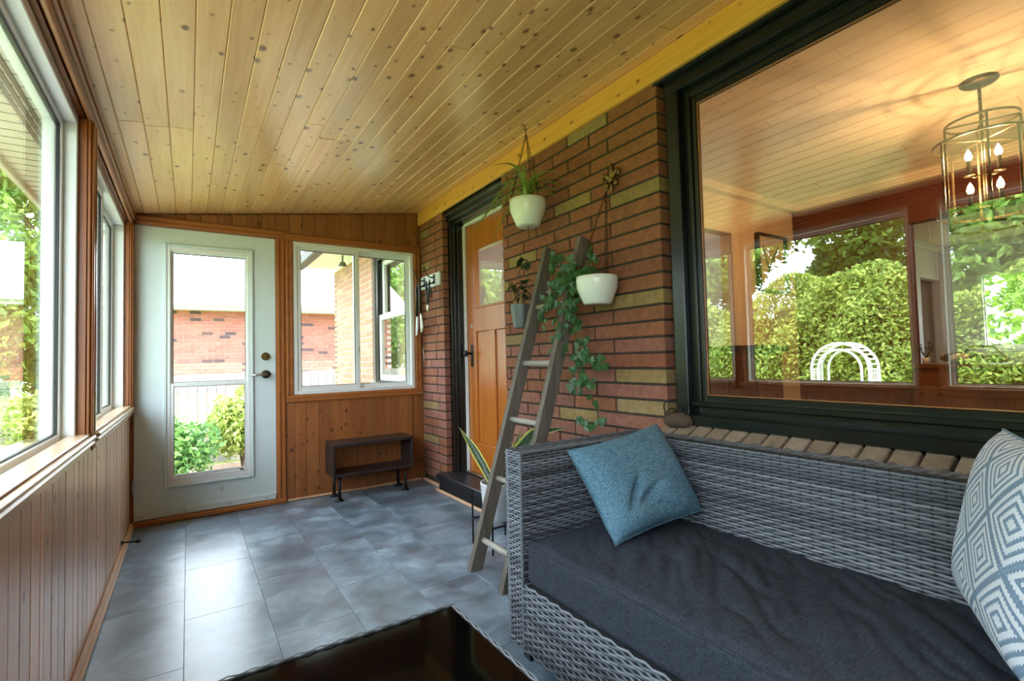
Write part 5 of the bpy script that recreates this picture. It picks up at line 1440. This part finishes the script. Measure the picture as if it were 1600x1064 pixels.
# hedge and trees across the lawn, mirrored in the picture window
rs = random.Random(21)
hg = empty('cedar_hedge', (-9.3, -2.0, GR), 'tall clipped green hedge mirrored in the picture window', 'hedge')
def hs(rs_):
    y = rs_.uniform(-9, 8.5); z = GR + (rs_.random() ** 0.85) * (3.45 + 0.35 * math.sin(y * 1.1) + 0.25 * math.sin(y * 2.7 + 1))
    x = -8.55 + 0.20 * math.sin(y * 1.9) + 0.15 * math.sin(z * 3 + y * 4.3) - rs_.random() * 0.35 - max(0, z - 1.8) * 0.25
    return (x, y, z), (1, 0, 0.35)
o = leaves(80000, hs, 0.065, rs).build('foliage', M['hedge_leaf'], hg); o['kind'] = 'stuff'
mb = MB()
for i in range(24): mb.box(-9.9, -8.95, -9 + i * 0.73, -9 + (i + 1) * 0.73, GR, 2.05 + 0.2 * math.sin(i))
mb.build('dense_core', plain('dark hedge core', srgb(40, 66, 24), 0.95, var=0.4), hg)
def tree(name, c_, h, r_, n_, size, label, seedv, mat='tree_leaf', low=0.35):
    rs = random.Random(seedv)
    root = empty(name, (c_[0], c_[1], GR), label, 'tree')
    pts = [(c_[0], c_[1], GR)]
    for i in range(1, 6): pts.append((c_[0] + rs.uniform(-0.2, 0.2), c_[1] + rs.uniform(-0.2, 0.2), GR + h * 0.8 * i / 5))
    MB().tube(pts, [0.22 * h / 9, 0.19 * h / 9, 0.16 * h / 9, 0.12 * h / 9, 0.08 * h / 9, 0.03], 10).build('trunk', M['bark'], root, True)
    blobs = []
    for i in range(14):
        a = rs.uniform(0, 6.28); q = rs.uniform(0.2, 0.8) * r_; zz = GR + h * rs.uniform(low, 0.92)
        blobs.append(((c_[0] + q * math.cos(a), c_[1] + q * math.sin(a), zz), (r_ * 0.45, r_ * 0.45, r_ * 0.34)))
        MB().tube([pts[3], ((c_[0] + pts[3][0]) / 2 + q * 0.4 * math.cos(a), (c_[1] + pts[3][1]) / 2 + q * 0.4 * math.sin(a), (zz + pts[3][2]) / 2), blobs[-1][0]], [0.05, 0.035, 0.012], 6).build('branch', M['bark'], root)
    o_ = leaves(n_, blob_sampler(blobs), size, rs).build('foliage', M[mat], root); o_['kind'] = 'stuff'
tree('garden_tree', (-11.5, 5.6, 0), 8.5, 2.9, 15000, 0.13, 'leafy tree left above the mirrored hedge', 31)
tree('garden_tree', (-12.0, -1.2, 0), 8.0, 2.2, 12000, 0.13, 'leafy tree right above the mirrored hedge', 32)
tree('garden_tree', (-14.0, -8.0, 0), 7.5, 2.6, 9000, 0.13, 'leafy tree behind the near end of the hedge', 33)
tree('garden_tree', (-15.5, 3.0, 0), 9.0, 3.0, 12000, 0.16, 'distant tree behind the hedge', 34)
tree('garden_tree', (-6.0, 15.5, 0), 9.0, 3.4, 15000, 0.16, 'large sunlit tree outside the near left window', 35, low=0.12)
tree('garden_tree', (-3.6, 20.0, 0), 10.0, 3.2, 13000, 0.17, 'sunlit tree at the right edge of the near left window', 36, low=0.08)
tree('garden_tree', (-12.5, 27.0, 0), 10.0, 4.0, 11000, 0.20, 'far sunlit tree across the lawn', 37, low=0.10)
tree('garden_tree', (15.0, -3.2, 0), 6.0, 2.2, 5000, 0.14, 'tree outside the far window of the room beyond', 38, low=0.2)
shrub('garden_shrub', (-3.2, 13.2, 0.0), (1.3, 0.9, 0.9), 3200, 0.09, M['lime_leaf'], 'sunny yellow green shrub on the lawn outside the left window', 8)
# white garden arch before the hedge
ar = empty('garden_arch', (-7.0, 0.36, GR), 'white garden arch standing before the green hedge', 'arch')
AYC, AW2 = 0.36, 0.52
for xx in (-7.22, -6.78):
    for rr in (AW2, AW2 - 0.13):
        pts = [(xx, AYC - rr, GR), (xx, AYC - rr, 0.70)] + [(xx, AYC - rr * math.cos(t_), 0.70 + rr * math.sin(t_)) for t_ in [math.pi * i / 16 for i in range(1, 16)]] + [(xx, AYC + rr, 0.70), (xx, AYC + rr, GR)]
        MB().tube(pts, 0.026, 8).build('arch_rail', M['arbor'], ar, True)
for i in range(17):
    t_ = math.pi * i / 16
    yy, zz = AYC - AW2 * math.cos(t_), 0.70 + AW2 * math.sin(t_)
    MB().box(-7.24, -6.76, yy - 0.02, yy + 0.02, zz - 0.015, zz + 0.015).build('slat', M['arbor'], ar)
for s_ in (-1, 1):
    for i in range(9):
        z = GR + 0.12 + i * 0.15
        MB().box(-7.22, -6.78, AYC + s_ * AW2 - 0.008, AYC + s_ * AW2 + 0.008, z, z + 0.02).build('lattice_bar', M['arbor'], ar)
    for xx in (-7.11, -7.0, -6.89): MB().box(xx - 0.008, xx + 0.008, AYC + s_ * AW2 - 0.01, AYC + s_ * AW2 + 0.01, GR, 0.70).build('lattice_bar', M['arbor'], ar)
